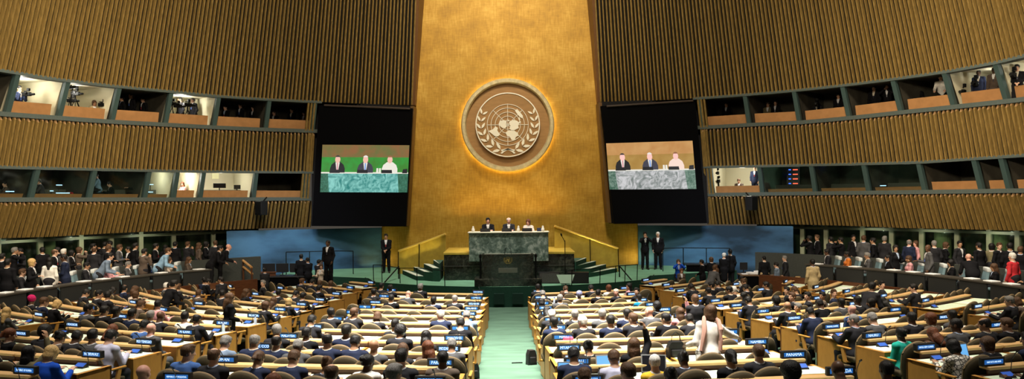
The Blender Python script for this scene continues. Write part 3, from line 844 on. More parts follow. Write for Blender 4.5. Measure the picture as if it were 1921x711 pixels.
    if vneck and not female:
        t = Field(); a0 = neck + fw * .072 + up * .006; a1 = chest + fw * .128 - up * .1
        t.cap(a0, a0 - up * .02, .016, .013, .01); t.cap(a0 - up * .02, a0.lerp(a1, .5), .013, .019, .01); t.cap(a0.lerp(a1, .5), a1, .019, .022, .01)
        out['tie'] = field_mesh('tie', t, .008, [TIE])
    # --- trousers or skirt, shoes
    p = Field()
    p.ell(hip + up * .0, (.175 * fat, .135 * fat, .12), TR(Rb), .05); 
    if skirt and stand:
        p.cap(hip, Vector((0, 0, .52)) + Vector((0, .0, 0)), .165, .16, .06)
    else:
        legsf(p, .014)
        for i in (0, 1): p.cap(kn[i], an[i] + Vector((0, 0, .01)), .07, .058, .03)
    out['trousers'] = field_mesh('trousers', p, cres + .002, [CLOTH])
    s_ = Field()
    for i in (0, 1):
        s_.cap(an[i] - Vector((0, .045, .035)), toe[i], .048, .04, .03); s_.cap(an[i], an[i] - Vector((0, 0, .03)), .045, .046, .03)
    out['shoes'] = field_mesh('shoes', s_, .016, [SHOEM])
    return out
# ------------------------------------------------------------------ hair, in the head's own frame
HAIR = mat('hair', (.02, .014, .01), .6)
def hair_meshes():
    r = {}
    def base(inf, top=0.0):
        g = Field(); g.ell((0, -.014, .030 + top), (.080 + inf, .098 + inf, .086 + inf), None, .02); return g
    def face(g, low=-.02, y=.085):
        g.sub((0, .125, -.012), (.075, .075, .07), None, .012); g.sub((0, .06, -.12), (.12, .09, .10), None, .01); return g
    def nape(g, z=-.128): g.sub((0, -.05, z), (.14, .16, .075), None, .01); return g
    def ears(g):
        for s in (-1, 1): g.sub((s * .09, .0, -.03), (.03, .032, .04), None, .008)
        return g
    g = base(.010, .004); g.ell((0, -.05, -.03), (.07, .058, .055), None, .03); g.ell((.02, .03, .1), (.055, .06, .028), None, .03); r['short'] = ears(nape(face(g)))
    g = base(.004); g.ell((0, -.05, -.03), (.066, .053, .05), None, .03); r['cropped'] = ears(nape(face(g)))
    g = base(.007); g.ell((0, -.05, -.03), (.068, .056, .05), None, .03); nape(face(g)); g.sub((0, .02, .13), (.066, .105, .085), None, .012); r['balding'] = ears(g)
    g = base(.018, .006); g.ell((0, -.035, -.05), (.088, .075, .08), None, .03)
    for s in (-1, 1): g.cap((s * .075, .02, .03), (s * .072, .015, -.09), .026, .022, .03)
    g.sub((0, .125, -.025), (.062, .08, .082), None, .012); r['bob'] = g
    g = base(.016, .006); g.ell((0, -.06, -.10), (.095, .055, .14), None, .04); g.cap((0, -.075, -.1), (0, -.11, -.25), .075, .05, .04)
    for s in (-1, 1): g.cap((s * .075, .01, .03), (s * .085, .0, -.16), .026, .024, .03)
    g.sub((0, .125, -.025), (.062, .08, .085), None, .012); r['long'] = g
    g = base(.010, .004); g.ell((0, -.05, -.03), (.072, .058, .052), None, .03); face(g); g.ell((0, -.125, .045), (.046, .04, .044), None, .012); r['bun'] = ears(nape(g))
    g = base(.010, .004); g.ell((0, -.05, -.03), (.07, .058, .05), None, .03); nape(face(g)); g.cap((0, -.115, .03), (0, -.15, -.06), .026, .036, .02); g.cap((0, -.15, -.06), (0, -.145, -.17), .036, .02, .02); r['ponytail'] = g
    g = base(.03, .01); g.ell((0, -.05, -.02), (.098, .08, .08), None, .04); g.sub((0, .125, -.03), (.066, .085, .085), None, .012); g.sub((0, .03, -.17), (.13, .14, .09), None, .01); r['afro'] = g
    g = base(.022, .014); g.ell((0, -.05, .07), (.095, .085, .075), None, .04); g.ell((.02, -.08, .1), (.06, .05, .05), None, .02); face(g); r['headwrap'] = nape(g, -.12)
    g = base(.009, .004); g.ell((0, -.045, -.03), (.076, .062, .06), None, .03); g.cap((0, .05, .075), (0, .075, .07), .03, .03, .02); g.sub((0, .13, -.035), (.07, .07, .078), None, .01); r['cap'] = nape(g)
    out = {}
    for k, g in r.items():
        wob = {'afro': (.006, 190), 'bob': (.0022, 120), 'long': (.0025, 110), 'headwrap': (.004, 70)}.get(k, (.0022, 170))
        out[k] = field_mesh('hair_' + k, g, .0085, [HAIR], None, wob)
    return out
HAIRS = hair_meshes()
# ================================================================== who sits and stands where
PS = .88                                                     # size of a seated figure
DESKH = dict(lh=(-.16, .47, .86), rh=(.16, .47, .86))
LAP = dict(lh=(-.09, .30, .70), rh=(.09, .32, .71))
SEATED = {
 'a': dict(lean=12, pitch=12, **DESKH), 'b': dict(lean=16, pitch=30, lh=(-.12, .45, .86), rh=(.14, .44, .86)), 'c': dict(lean=3, pitch=6, **LAP),
 'd': dict(lean=8, yaw=38, pitch=8, lh=(-.2, .46, .86), rh=(.1, .45, .86)), 'e': dict(lean=8, yaw=-38, pitch=8, lh=(-.1, .45, .86), rh=(.2, .46, .86)),
 'f': dict(lean=14, pitch=8, lh=(-.16, .46, .86), rh=(.06, .27, 1.08), rhint=(.5, -.1, -1)), 'g': dict(lean=6, side=-9, yaw=28, roll=-5, **LAP),
 'h': dict(lean=6, side=9, yaw=-28, roll=5, **LAP), 'i': dict(lean=4, rh=(.22, .2, 1.45), rhint=(.6, .5, -.6), lh=(-.15, .46, .86), yaw=-10),
 'j': dict(lean=4, twist=38, yaw=62, lh=(-.2, .3, .78), rh=(.12, .42, .86)), 'k': dict(lean=4, twist=-38, yaw=-62, lh=(-.12, .42, .86), rh=(.2, .3, .78)),
 'l': dict(lean=-6, pitch=-4, **LAP), 'o': dict(lean=30, pitch=15, lh=(-.15, .55, .88), rh=(.15, .55, .88)),
 'q': dict(lean=4, twist=30, yaw=118, lh=(-.2, .3, .78), rh=(.12, .42, .86)), 'u': dict(lean=4, twist=-30, yaw=-118, lh=(-.12, .42, .86), rh=(.2, .3, .78))}
STAND = {
 'A': dict(stand=True, lean=2), 'B': dict(stand=True, lean=2, pitch=8, lh=(-.05, .25, 1.0), rh=(.05, .24, 1.0)),
 'C': dict(stand=True, lean=34, pitch=-6, lh=(-.2, .5, .95), rh=(.2, .5, .95)), 'D': dict(stand=True, lean=4, lh=(-.07, .26, 1.47), rh=(.07, .27, 1.47), lhint=(-.9, 0, -.8), rhint=(.9, 0, -.8)),
 'E': dict(stand=True, lean=3, yaw=35, rh=(.2, .3, 1.15)), 'F': dict(stand=True, lean=3, yaw=-35, lh=(-.2, .3, 1.15)),
 'H': dict(stand=True, lean=55, pitch=-20, lh=(-.2, .6, .85), rh=(.2, .6, .85)),
 'W': dict(stand=True, lean=16, side=10, pitch=10, yaw=-8, rh=(.75, .5, 1.03), lh=(-.22, .3, 1.02), rhint=(.3, -.5, -.5)),
 'M': dict(stand=True, lean=4, lh=(-.1, .3, 1.35), rh=(.12, .22, 1.38), pitch=4)}
BODIES = {}
def body_of(pose, fem):
    k = (pose, fem)
    if k not in BODIES:
        kw = dict(SEATED.get(pose) or STAND[pose])
        BODIES[k] = build_body(k, female=fem, vneck=True, skirt=fem and pose in 'AB', fat=1.0 if fem else 1.06, res=.0105, cres=.0145, **kw)
    return BODIES[k]
SK = {'l': mat('skin_fair', (.62, .37, .26), .5), 'm': mat('skin_tan', (.40, .22, .13), .5), 'd': mat('skin_deep', (.105, .052, .03), .45), 'p': mat('skin_pink', (.68, .36, .28), .5)}
HC = {'k': ('black', mat('hair_black', (.008, .007, .007), .45, var=.4, vscale=55, bump=.5, stretch=(2, 2, .5))), 'n': ('brown', mat('hair_brown', (.075, .037, .018), .5, var=.4, vscale=55, bump=.5, stretch=(2, 2, .5))), 'b': ('blonde', mat('hair_blonde', (.52, .34, .14), .5, var=.4, vscale=55, bump=.5, stretch=(2, 2, .5))),
      'g': ('grey', mat('hair_grey', (.19, .18, .17), .55, var=.4, vscale=55, bump=.5, stretch=(2, 2, .5))), 'w': ('white', mat('hair_white', (.62, .60, .57), .55, var=.4, vscale=55, bump=.5, stretch=(2, 2, .5))), 'r': ('auburn', mat('hair_auburn', (.115, .036, .014), .5, var=.4, vscale=55, bump=.5, stretch=(2, 2, .5))),
      'M': ('magenta', mat('cloth_magenta', (.5, .01, .12), .8)), 'B': ('patterned', mat('cloth_blue_pattern', (.12, .15, .4), .8, col2=(.5, .5, .7), vscale=30)), 'W': ('white', mat('cloth_white_head', (.65, .63, .6), .8))}
CL = {'K': ('black', (.007, .007, .009)), 'N': ('navy', (.016, .022, .05)), 'G': ('grey', (.075, .075, .08)), 'C': ('charcoal', (.02, .02, .024)), 'L': ('lavender', (.42, .42, .55)),
      'U': ('bright blue', (.012, .075, .5)), 'V': ('blue', (.05, .11, .3)), 'W': ('white', (.72, .70, .66)), 'O': ('olive', (.16, .14, .08)), 'T': ('tan', (.40, .31, .17)), 'Y': ('yellow', (.70, .45, .04)),
      'P': ('pink', (.62, .30, .33)), 'R': ('red', (.5, .03, .04)), 'S': ('slate', (.15, .20, .28)), 'Q': ('turquoise', (.02, .38, .30)), 'E': ('teal', (.01, .20, .38)), 'A': ('orange', (.55, .16, .03)),
      'H': ('brown', (.10, .075, .06)), 'I': ('light blue', (.22, .36, .52)), 'J': ('cream', (.66, .55, .46)), 'Z': ('sand', (.5, .36, .2))}
CLM = {k: mat('cloth_' + n.replace(' ', '_'), c, .85, spec=.12, var=.18, vscale=9) for k, (n, c) in CL.items()}
def spots():
    m, nt, b = nt_of('cloth_monochrome_blotches')
    tc = nt.nodes.new('ShaderNodeTexCoord'); v = nt.nodes.new('ShaderNodeTexVoronoi'); v.inputs['Scale'].default_value = 17; v.feature = 'DISTANCE_TO_EDGE'
    nt.links.new(tc.outputs['Object'], v.inputs['Vector']); r = nt.nodes.new('ShaderNodeValToRGB')
    r.color_ramp.elements[0].position = .05; r.color_ramp.elements[0].color = (.01, .01, .01, 1); r.color_ramp.elements[1].position = .12; r.color_ramp.elements[1].color = (.62, .58, .52, 1)
    nt.links.new(v.outputs['Distance'], r.inputs['Fac']); nt.links.new(r.outputs['Color'], b.inputs['Base Color']); return m
CLM['X'] = spots(); CL['X'] = ('black-and-white patterned', 0)
HST = {'s': 'short', 'c': 'cropped', 'h': 'balding', 'o': 'bob', 'l': 'long', 'u': 'bun', 't': 'ponytail', 'a': 'afro', 'w': 'headwrap', 'p': 'cap', 'x': None}
HWORD = {'s': 'short %s hair', 'c': 'cropped %s hair', 'h': 'thinning %s hair', 'o': 'bobbed %s hair', 'l': 'long %s hair', 'u': 'pinned-up %s hair', 't': '%s ponytail', 'a': 'curly %s hair', 'w': '%s headwrap', 'p': '%s hat', 'x': 'bald head'}
SHIRTS = [mat('shirt_white', (.72, .73, .77), .7), mat('shirt_pale_blue', (.42, .52, .72), .7), mat('shirt_cream', (.66, .6, .5), .7)]
TIES = [mat('tie_red', (.35, .03, .04), .5), mat('tie_blue', (.05, .10, .35), .5), mat('tie_dark', (.03, .03, .05), .5), mat('tie_silver', (.4, .42, .48), .5)]
def setmat(o, m, slot=0):
    s = o.material_slots[slot]; s.link = 'OBJECT'; s.material = m
pn = [0]
def person(pose, sex, hair, hcol, skin, cloth, loc, rz, label, scale, group=None, trous=None, shirt=None, far=False, jig=True):
    fem = sex == 'f'; B = body_of(pose, fem); pn[0] += 1; rr = random.Random(pn[0] * 7919)
    t = thing('person', label, 'person', loc, rz, group)
    sc = scale * (.965 if fem else 1) * (rr.uniform(.975, 1.025) if jig else 1); t.scale = (sc * rr.uniform(.97, 1.05), sc, sc)
    b = link('body', B['body'], t); setmat(b, SK[skin])
    j = link('jacket', B['jacket'], t); setmat(j, CLM[cloth])
    s = link('shirt', B['shirt'], t); setmat(s, CLM[cloth] if cloth in 'LIWJ' and not fem else SHIRTS[rr.choice((0, 0, 0, 1, 2))] if not shirt else CLM[shirt])
    if 'tie' in B and cloth not in 'LIWTOJ': q = link('tie', B['tie'], t); setmat(q, rr.choice(TIES))
    tr = link('trousers', B['trousers'], t); setmat(tr, CLM[trous or (cloth if cloth in 'KNGCT' else 'C')])
    if pose in STAND: link('shoes', B['shoes'], t)
    h = HST[hair]
    if h:
        k = link({'w': 'headwrap', 'p': 'hat'}.get(hair, 'hair'), HAIRS[h], t); k.matrix_local = B['head']; setmat(k, HC[hcol][1])
    return t
def looks(hair, hcol): return HWORD[hair] % HC[hcol][0] if '%' in HWORD[hair] else HWORD[hair]
# seated delegates as seen in the photo: head x, head y, sex, hair, hair colour, skin, clothes, pose
HEADS = """25 650 m s n l C u|25 679 f u n l W a|83 656 f o b l U b|156 638 m s k l L b|190 641 f l k m O i|84 627 f t r l K e|118 625 f u k m H b|156 620 m a k d C a|48 627 m s k m K d|53 610 f o k m J d
5 618 f l k m C e|128 570 f o b l K b|41 577 f l b l G d|53 578 f o n l C e|69 575 m h k l N e|52 557 f w M d C d|23 568 m s n m C e|77 559 f o n l H a|91 566 m s n m N a|233 583 m s k m G e
235 632 m s k m G d|214 554 m s k m C d|264 694 m x k p C c|281 563 m s n m H o|303 570 m s k l P d|290 588 m s k m K a|334 587 m s k d K c|323 601 m h k m C a|252 611 f l r l H b|297 616 m x k p G c
284 634 m c k d C b|375 594 m s k l W d|384 600 m x k d C a|413 595 m s g m C d|428 595 m s k m N c|368 613 m s k m V b|387 651 m s n l V e|355 664 m h n l C c|454 640 m s g l S b|468 656 f t n m N b
506 627 m s g m C d|528 638 m h g m N a|553 657 m s n l N b|572 633 m h k m N c|602 645 m c g d G b|647 622 m s k d N c|677 640 m h k m N d|631 672 f u n m C b|639 690 m h n l G c|499 704 f o r l K b
549 622 m s k d K a|576 600 m s k m C b|648 584 m s k m C d|663 587 m s n m C e|681 587 f o n l C b|566 560 f o b l C a|537 567 f o n l C e|546 557 f l n l H a|596 549 m s k m C b|604 534 m s n l C d
580 534 m s n l N d|627 536 m s k m K a|558 530 m s k m C b|542 529 m s n m C a|530 547 m s k m C d|506 530 m s g l C u|455 544 f l n m C e|560 552 m s k m C a|726 560 m c k m K c|749 554 m x k p G b
812 560 m s k d N c|846 563 m h g p C c|735 607 m s k m C c|773 620 m a k m C b|757 631 f l k m C a|843 592 m h w p N d|869 590 m h g m S b|863 609 m s k l K b|696 634 m h k m N b|731 652 m x k m G c
753 647 f l n m C b|703 668 f u k d W e|741 695 m s g l G e|773 679 m s k l C c|827 637 m h g m G b|812 645 f l r m H d|805 663 m c k d H c|698 547 m s k m C d|714 538 m s k d C d|730 534 m s k m C a
796 535 m s g d C c|1015 593 m h w p C a|1034 601 m s k m N d|1074 584 m s g l C c|1086 604 m s w p C d|1100 604 m s k m N c|1021 575 f l k m K b|1054 659 m s k m N b|1072 681 m s n l L b|1051 695 m h n m C b
1100 695 m s n l L d|1111 645 f u k m K b|995 535 m s k m C a|1010 562 f o k m K b|1034 546 m s g l C b|1041 556 m s g m G c|1050 552 m c n m C a|1072 542 m h n p C b|1085 548 f w B d W c|1121 537 m s k m C b
1123 550 m s k l K e|1133 587 m s g l G c|1153 600 m s n l C d|1195 591 m s k m N c|1229 587 m x k p G d|1258 596 m s k l K d|1141 652 f u k d C b|1196 643 f l n m K i|1221 654 m s n l C c|1167 672 f c w l Y c
1258 677 f t k m K c|1232 697 f u k m K b|1142 537 f o r l W c|1162 548 m h w p C q|1189 535 f l k m P j|1192 551 f s k m E a|1211 548 m s k l C q|1230 569 f a k d K c|1275 537 m s k d C b|1275 580 f l n l P i
1294 590 m s k l C b|1297 547 m s k m C a|1311 590 m s n l C b|1450 566 f s g l Y j|1448 583 m h k m N b|1486 573 m x k m C e|1500 562 f a k m C c|1488 560 m s k l C j|1520 604 m c g p C d|1551 573 m s k d K b
1517 704 m a k d C d|1567 593 m s g l G b|1586 571 m c k d G c|1604 579 m x k p V c|1636 611 f u k d Q c|1620 627 f l r m C b|1694 602 m c k d C c|1696 618 m c k d G d|1701 641 f o k m X b|1744 600 f o r m H d
1763 591 m c k d G c|1766 620 m h k m C d|1752 641 f o n l C d|1773 650 m s k m N d|1645 700 m x k d C b|1723 708 m c k d C c|1801 622 m s n l K d|1830 638 m c k d C e|1851 656 f u k d K e|1870 672 m x k d C e
1877 628 m s k m C c|1915 616 m s k m C d|1840 557 m s g l C d|1872 557 f o n l H b|1904 550 m s k m N c|1916 582 m s k m G j|1455 541 m s k l C j|1474 541 m s n m C b|1485 560 m s n l C j|1543 552 m s n l N q
1557 555 m s k m H j|1587 571 m c k d C c|1646 538 m s k l C d|1663 537 m s k l C q|1630 565 f l k m C b|1614 566 f o k m H d|1328 541 f w W m W b|1340 536 m s k m K d|378 526 m s k m K b|402 526 m s k m N j
204 538 f l k d H b|221 558 m s k m C e|243 548 f o n m H c|257 546 f o n l J d|275 541 m h k m N d|297 543 m s n m C b|308 534 m s k m C e|319 533 f s w l G d|339 538 m s n m C d|348 546 m s n m H d
76 570 f o n l C b|150 547 m s k m C b|430 550 m s k m C d|1355 531 m s k m C b|1400 550 f l k m C d|1380 523 m s n m C b|1424 534 m s k m C d|1372 541 m s k m K b|1340 560 m s k m C b|1360 545 m s k m C d"""
# every head of the photo is put in the row it belongs to, as far along the row as the photo shows it
SPAN = {}
for (sd, b, ri, R, u, p, rz, wid) in DESKS:
    am = abs(rz); h = math.asin(min(1, wid / 2 / R)); lo, hi_ = SPAN.get((sd, b, ri), (R, 9, -9))[1:]
    SPAN[sd, b, ri] = (R, min(lo, am - h), max(hi_, am + h))
ROWPPL = {}
for h in HEADS.replace('\n', '|').split('|'):
    w_ = h.split(); x, y = float(w_[0]), float(w_[1])
    P = on_floor(x, y, 1.12); sd = -1 if P.x < 0 else 1
    b = 'C' if abs(P.x) < 4.75 else '1' if abs(P.x) < 9.2 else '2'
    Rp = math.hypot(P.x, P.y - FC); al = math.atan2(abs(P.x), FC - P.y)
    best = min((k for k in SPAN if k[0] == sd and k[1] == b), key=lambda k: abs(Rp - SPAN[k][0] - .95) + 2.0 * max(0, SPAN[k][1] - al, al - SPAN[k][2]) * SPAN[k][0])
    R, a0, a1 = SPAN[best]
    d = min(1.12, max(.86, Rp - R))
    ROWPPL.setdefault(best, []).append([min(a1 - .22 / R, max(a0 + .22 / R, al)) * R, d, w_[2:]])
CHAIRS = []
for k, (R, a0, a1) in SPAN.items():
    L = sorted(ROWPPL.get(k, []), key=lambda t: t[0])
    for _ in range(60):
        for i in range(len(L) - 1):
            g = .47 - (L[i + 1][0] - L[i][0])
            if g > 0: L[i][0] -= g / 2; L[i + 1][0] += g / 2
        for q in L: q[0] = min(a1 * R - .2, max(a0 * R + .2, q[0]))
    seats = [(q[0], q[1], q[2]) for q in L]
    n = 6 if R != 7.6 else 3
    for i in range(n):
        t = (a0 + (a1 - a0) * (i + .5) / n) * R
        if all(abs(t - q[0]) > .46 for q in L): seats.append((t, .93, None))
    seats.sort(key=lambda t: t[0])
    for i, (t, d, who) in enumerate(seats):
        al = t / R; X, Y = k[0] * (R + d) * math.sin(al), FC - (R + d) * math.cos(al)
        CHAIRS.append((k, i, Vector((X, Y, floor_z(X, Y))), k[0] * al, who))
for (sd, b, ri), i, p, rz, who in CHAIRS:
    if not who: continue
    sex, hair, hcol, skin, cloth, pose = who
    lab = 'person with %s, %s %s; %s seat from aisle, %s row, %s' % (looks(hair, hcol), CL[cloth][0].split()[-1], 'suit' if sex == 'm' and cloth in 'KNGCVS' else 'top', NTH[i], NTH[ri], blk_name(sd, b))
    person(pose, sex, hair, hcol, skin, cloth, p + Vector((-math.sin(rz) * .03, math.cos(rz) * .03, 0)), rz, lab, PS, 'delegates seated at the desks')
# ------------------------------------------------------------------ set out the rows
def row_words(b, ri): return '%s row' % NTH[ri] + ' from the stage'
chair0 = make_chair('delegate_chair', BACK, 'x', 'olive delegate chairs in the curved rows')
con0 = console(); con_used = False; chair_used = False
name_row = lambda R: min(NAMES, key=lambda q: abs(q - R))
for (sd, b, ri, R, u, p, rz, wid) in DESKS:
    M = Matrix.Translation(p) @ Matrix.Rotation(rz, 4, 'Z')
    if not (inview(M @ Vector((-wid / 2, -.3, .8)), 30, 130) or inview(M @ Vector((wid / 2, -.3, .8)), 30, 130)): continue
    inner_is_left = sd > 0                                   # local -x end faces the centre aisle on the right side
    end_in, end_out = u == 0, u == 1 or R == 7.6
    el, er = (end_in, end_out) if inner_is_left else (end_out, end_in)
    where = '%s end, %s row from stage, %s' % ('inner' if u == 0 else 'outer', NTH[ri], blk_name(sd, b))
    make_desk('oak three-seat desk with pale ledge, ' + where, p, rz, wid, el, er)
    col = {'C': (4, 3), '1': (2, 1), '2': (0, 0)}[b][u]
    if sd > 0: col = 9 - col
    txt = NAMES[name_row(R)][col]
    if b == '2' and u == 1: txt = ''
    if txt:
        fx = (-1 if inner_is_left else 1) * (wid / 2 - .32) * (1 if u == 0 else -1)
        q = M @ Vector((fx, .0, .83))
        make_plate(txt, 'blue lit name plate reading %s on %s desk ledge, %s row' % (txt, blk_name(sd, b).replace(' block', ''), NTH[ri]), q, rz)
        q = M @ Vector((fx, -.24, .726))
        lab = 'small blue-lit voting console behind the %s name plate' % txt
        if con_used: dup(con0, q, rz, lab, 'desk consoles')
        else:
            con_used = True; con0.location = q; con0.rotation_euler.z = rz; tag(con0, lab, group='desk consoles')
for (sd, b, ri), i, p, rz, who in CHAIRS:
    if not (inview(p + Vector((0, 0, 1.0)), 25, 0)): continue
    lab = '%solive chair, %s seat from aisle, %s row, %s' % ('' if who else 'empty ', NTH[i], NTH[ri], blk_name(sd, b))
    rr = random.Random(i * 31 + ri * 7 + sd + ord(b))
    ang = rz + (0 if who else rr.uniform(-.22, .22))
    if chair_used: dup(chair0, p, ang, lab)
    else:
        chair_used = True; chair0.location = p; chair0.rotation_euler.z = ang; chair0['label'] = lab
# ================================================================== the podium end
MARB = marble('green_marble', (.02, .04, .03), (.10, .14, .115), (.36, .40, .35), 1.3)
BMARB = marble('black_marble', (.006, .008, .006), (.016, .02, .016), (.075, .08, .06), 1.8, .2)
PALE = mat('pale_stone_edge', (.62, .56, .44), .4)
NOSE = mat('pale_step_nosing', (.62, .66, .55), .6)
EMW = mat('emblem_white', (.95, .93, .86), .5); EMB = mat('emblem_brown', (.37, .21, .085), .5, var=.1, vscale=2, stretch=(1, 1, 4)); EMR = mat('emblem_ring', (.62, .54, .34), .45, metal=.1, var=.2, vscale=6)
RAIL = mat('black_rail', (.004, .004, .004), .6, spec=.1)
def disc_poly(m, pts, y0, y1):           # flat outline in X,Z given a depth
    m.prism([(p[0], p[1]) for p in pts], y0, y1, 'y')
def emblem(name, label, cx, y, cz, sc, ring, white, brown, ringm, full=True):
    t = thing(name, label, 'emblem', (cx, y, cz)); t.scale = (sc, sc, sc)
    U = .00683
    P = lambda a, b: ((a - 398) * U, (378 - b) * U)
    if full:
        m = MB(); m.lathe([(1.84, .02), (1.86, .30), (1.90, .36), (2.02, .36), (2.07, .28), (2.07, .02)], 72, (0, 0, 0), 'y'); m.obj('outer_ring', ringm, t, smooth=30)
        m = MB(); m.lathe([(1.87, .02), (1.87, .12), (0.001, .12)], 72, (0, 0, 0), 'y'); m.obj('backing_disc', brown, t)
        m = MB(); m.lathe([(1.43, .12), (1.43, .30), (1.385, .30)], 72, (0, 0, 0), 'y'); md = m.obj('medallion', brown, t)
        m = MB(); n = 72
        for k in range(n):
            a, b = 2 * math.pi * k / n, 2 * math.pi * (k + 1) / n
            m.hexa([(r * math.cos(q), y_, r * math.sin(q)) for y_ in (-.29, -.335) for r, q in ((1.385, a), (1.385, b), (1.43, b), (1.43, a))])
        m.obj('rim', white, md)
    yf, yb = -.335, -.30
    m = MB()
    for r in (.91, .74, .56, .38, .2):
        n = 64; w = .011
        for k in range(n):
            a, b = 2 * math.pi * k / n, 2 * math.pi * (k + 1) / n
            m.hexa([(q * math.cos(x), y_, q * math.sin(x)) for y_ in (yb, yf) for q, x in ((r - w, a), (r - w, b), (r + w, b), (r + w, a))])
    for k in range(4):
        a = math.pi * k / 4; c, s = math.cos(a), math.sin(a); w = .011
        m.hexa([(u * c - v * s, y_, u * s + v * c) for y_ in (yb, yf) for u, v in ((-.93, -w), (.93, -w), (.93, w), (-.93, w))])
    m.obj('map_grid', white, t)
    m = MB(); yl = -.345
    for poly in ([(338, 372), (350, 352), (375, 348), (392, 356), (386, 376), (392, 392), (378, 402), (362, 398), (350, 388)], [(272, 418), (300, 408), (318, 388), (334, 398), (330, 415), (347, 440), (335, 453), (312, 450), (290, 432)],
                 [(405, 360), (430, 346), (458, 353), (474, 366), (466, 385), (470, 400), (450, 410), (425, 416), (408, 405), (415, 385)], [(384, 428), (405, 414), (440, 418), (464, 432), (466, 450), (450, 458), (442, 480), (422, 477), (410, 455), (392, 450)],
                 [(445, 287), (460, 277), (476, 295), (498, 322), (492, 337), (475, 327), (458, 305)], [(466, 335), (474, 330), (480, 345), (472, 352)], [(470, 360), (478, 352), (484, 362), (476, 370)], [(396, 350), (404, 344), (408, 352), (400, 358)]):
        m.prism([P(*p) for p in poly], yb, yl, 'y')
    m.obj('land_shapes', white, t)
    st = [(352, 540), (306, 520), (268, 487), (241, 448), (226, 404), (222, 358), (231, 312), (250, 274)]
    for s in (-1, 1):
        m = MB()
        for i in range(len(st) - 1):
            (x0, y0), (x1, y1) = st[i], st[i + 1]; dx, dy = x1 - x0, y1 - y0; L = math.hypot(dx, dy); dx, dy = dx / L, dy / L
            for side in (-1, 1):
                ang = side * .62; ux, uy = dx * math.cos(ang) - dy * math.sin(ang), dx * math.sin(ang) + dy * math.cos(ang)
                ln = 54 - 2.5 * i; w = 9.5 - .5 * i; bx, by = x0 + ux * 4, y0 + uy * 4
                pts = [(bx, by), (bx + ux * ln * .35 - uy * w, by + uy * ln * .35 + ux * w), (bx + ux * ln * .7 - uy * w * .8, by + uy * ln * .7 + ux * w * .8), (bx + ux * ln, by + uy * ln), (bx + ux * ln * .7 + uy * w * .8, by + uy * ln * .7 - ux * w * .8), (bx + ux * ln * .35 + uy * w, by + uy * ln * .35 - ux * w)]
                q = [P(*p) for p in pts]; q = [(-s * a if s > 0 else a, b) for a, b in q] if s > 0 else q
                m.prism(q, yb, yl, 'y')
        rib = [(352, 540), (398, 531), (430, 545), (447, 562), (436, 566), (420, 552), (398, 541), (356, 549)]
        q = [P(*p) for p in rib]; q = [(-a, b) for a, b in q] if s > 0 else q
        m.prism(q, yb, yl, 'y')
        m.obj('olive_branch', white, t)
    return t
emblem('wall_emblem', 'large round emblem with white world map and olive branches on gold wall', at_depth(952.5, 234.5, 36.1).x, 36.30, at_depth(952, 234.5, 36.1).z, 1.015, True, EMW, EMB, EMR)
ec = at_depth(952.5, 234.5, 36.1)
m = MB(); m.lathe([(1.90, 0), (1.97, 0), (1.97, .03), (1.90, .03)], 72, (0, 0, 0), 'y')
o = m.obj('cove_light', mat('cove_glow', (0, 0, 0), .5, emit=(1, .78, .36), es=26)); o.location = (ec.x, 36.43, ec.z); tag(o, 'warm glowing light ring behind the large round emblem', 'light')
# ---- screens
def flat(name, col, e, var=None):
    m, nt, b = nt_of(name); b.inputs['Base Color'].default_value = (0, 0, 0, 1); b.inputs['Roughness'].default_value = .5; b.inputs['Emission Color'].default_value = (*col, 1); b.inputs['Emission Strength'].default_value = e
    if var:
        tc = nt.nodes.new('ShaderNodeTexCoord'); n = nt.nodes.new('ShaderNodeTexNoise'); n.inputs['Scale'].default_value = var[1]; n.inputs['Detail'].default_value = 7; n.inputs['Distortion'].default_value = var[2]
        r = nt.nodes.new('ShaderNodeValToRGB'); r.color_ramp.elements[0].position = .35; r.color_ramp.elements[1].position = .65; r.color_ramp.elements[0].color = (*col, 1); r.color_ramp.elements[1].color = (*var[0], 1)
        nt.links.new(tc.outputs['Object'], n.inputs['Vector']); nt.links.new(n.outputs['Fac'], r.inputs['Fac']); nt.links.new(r.outputs['Color'], b.inputs['Emission Color'])
    return m
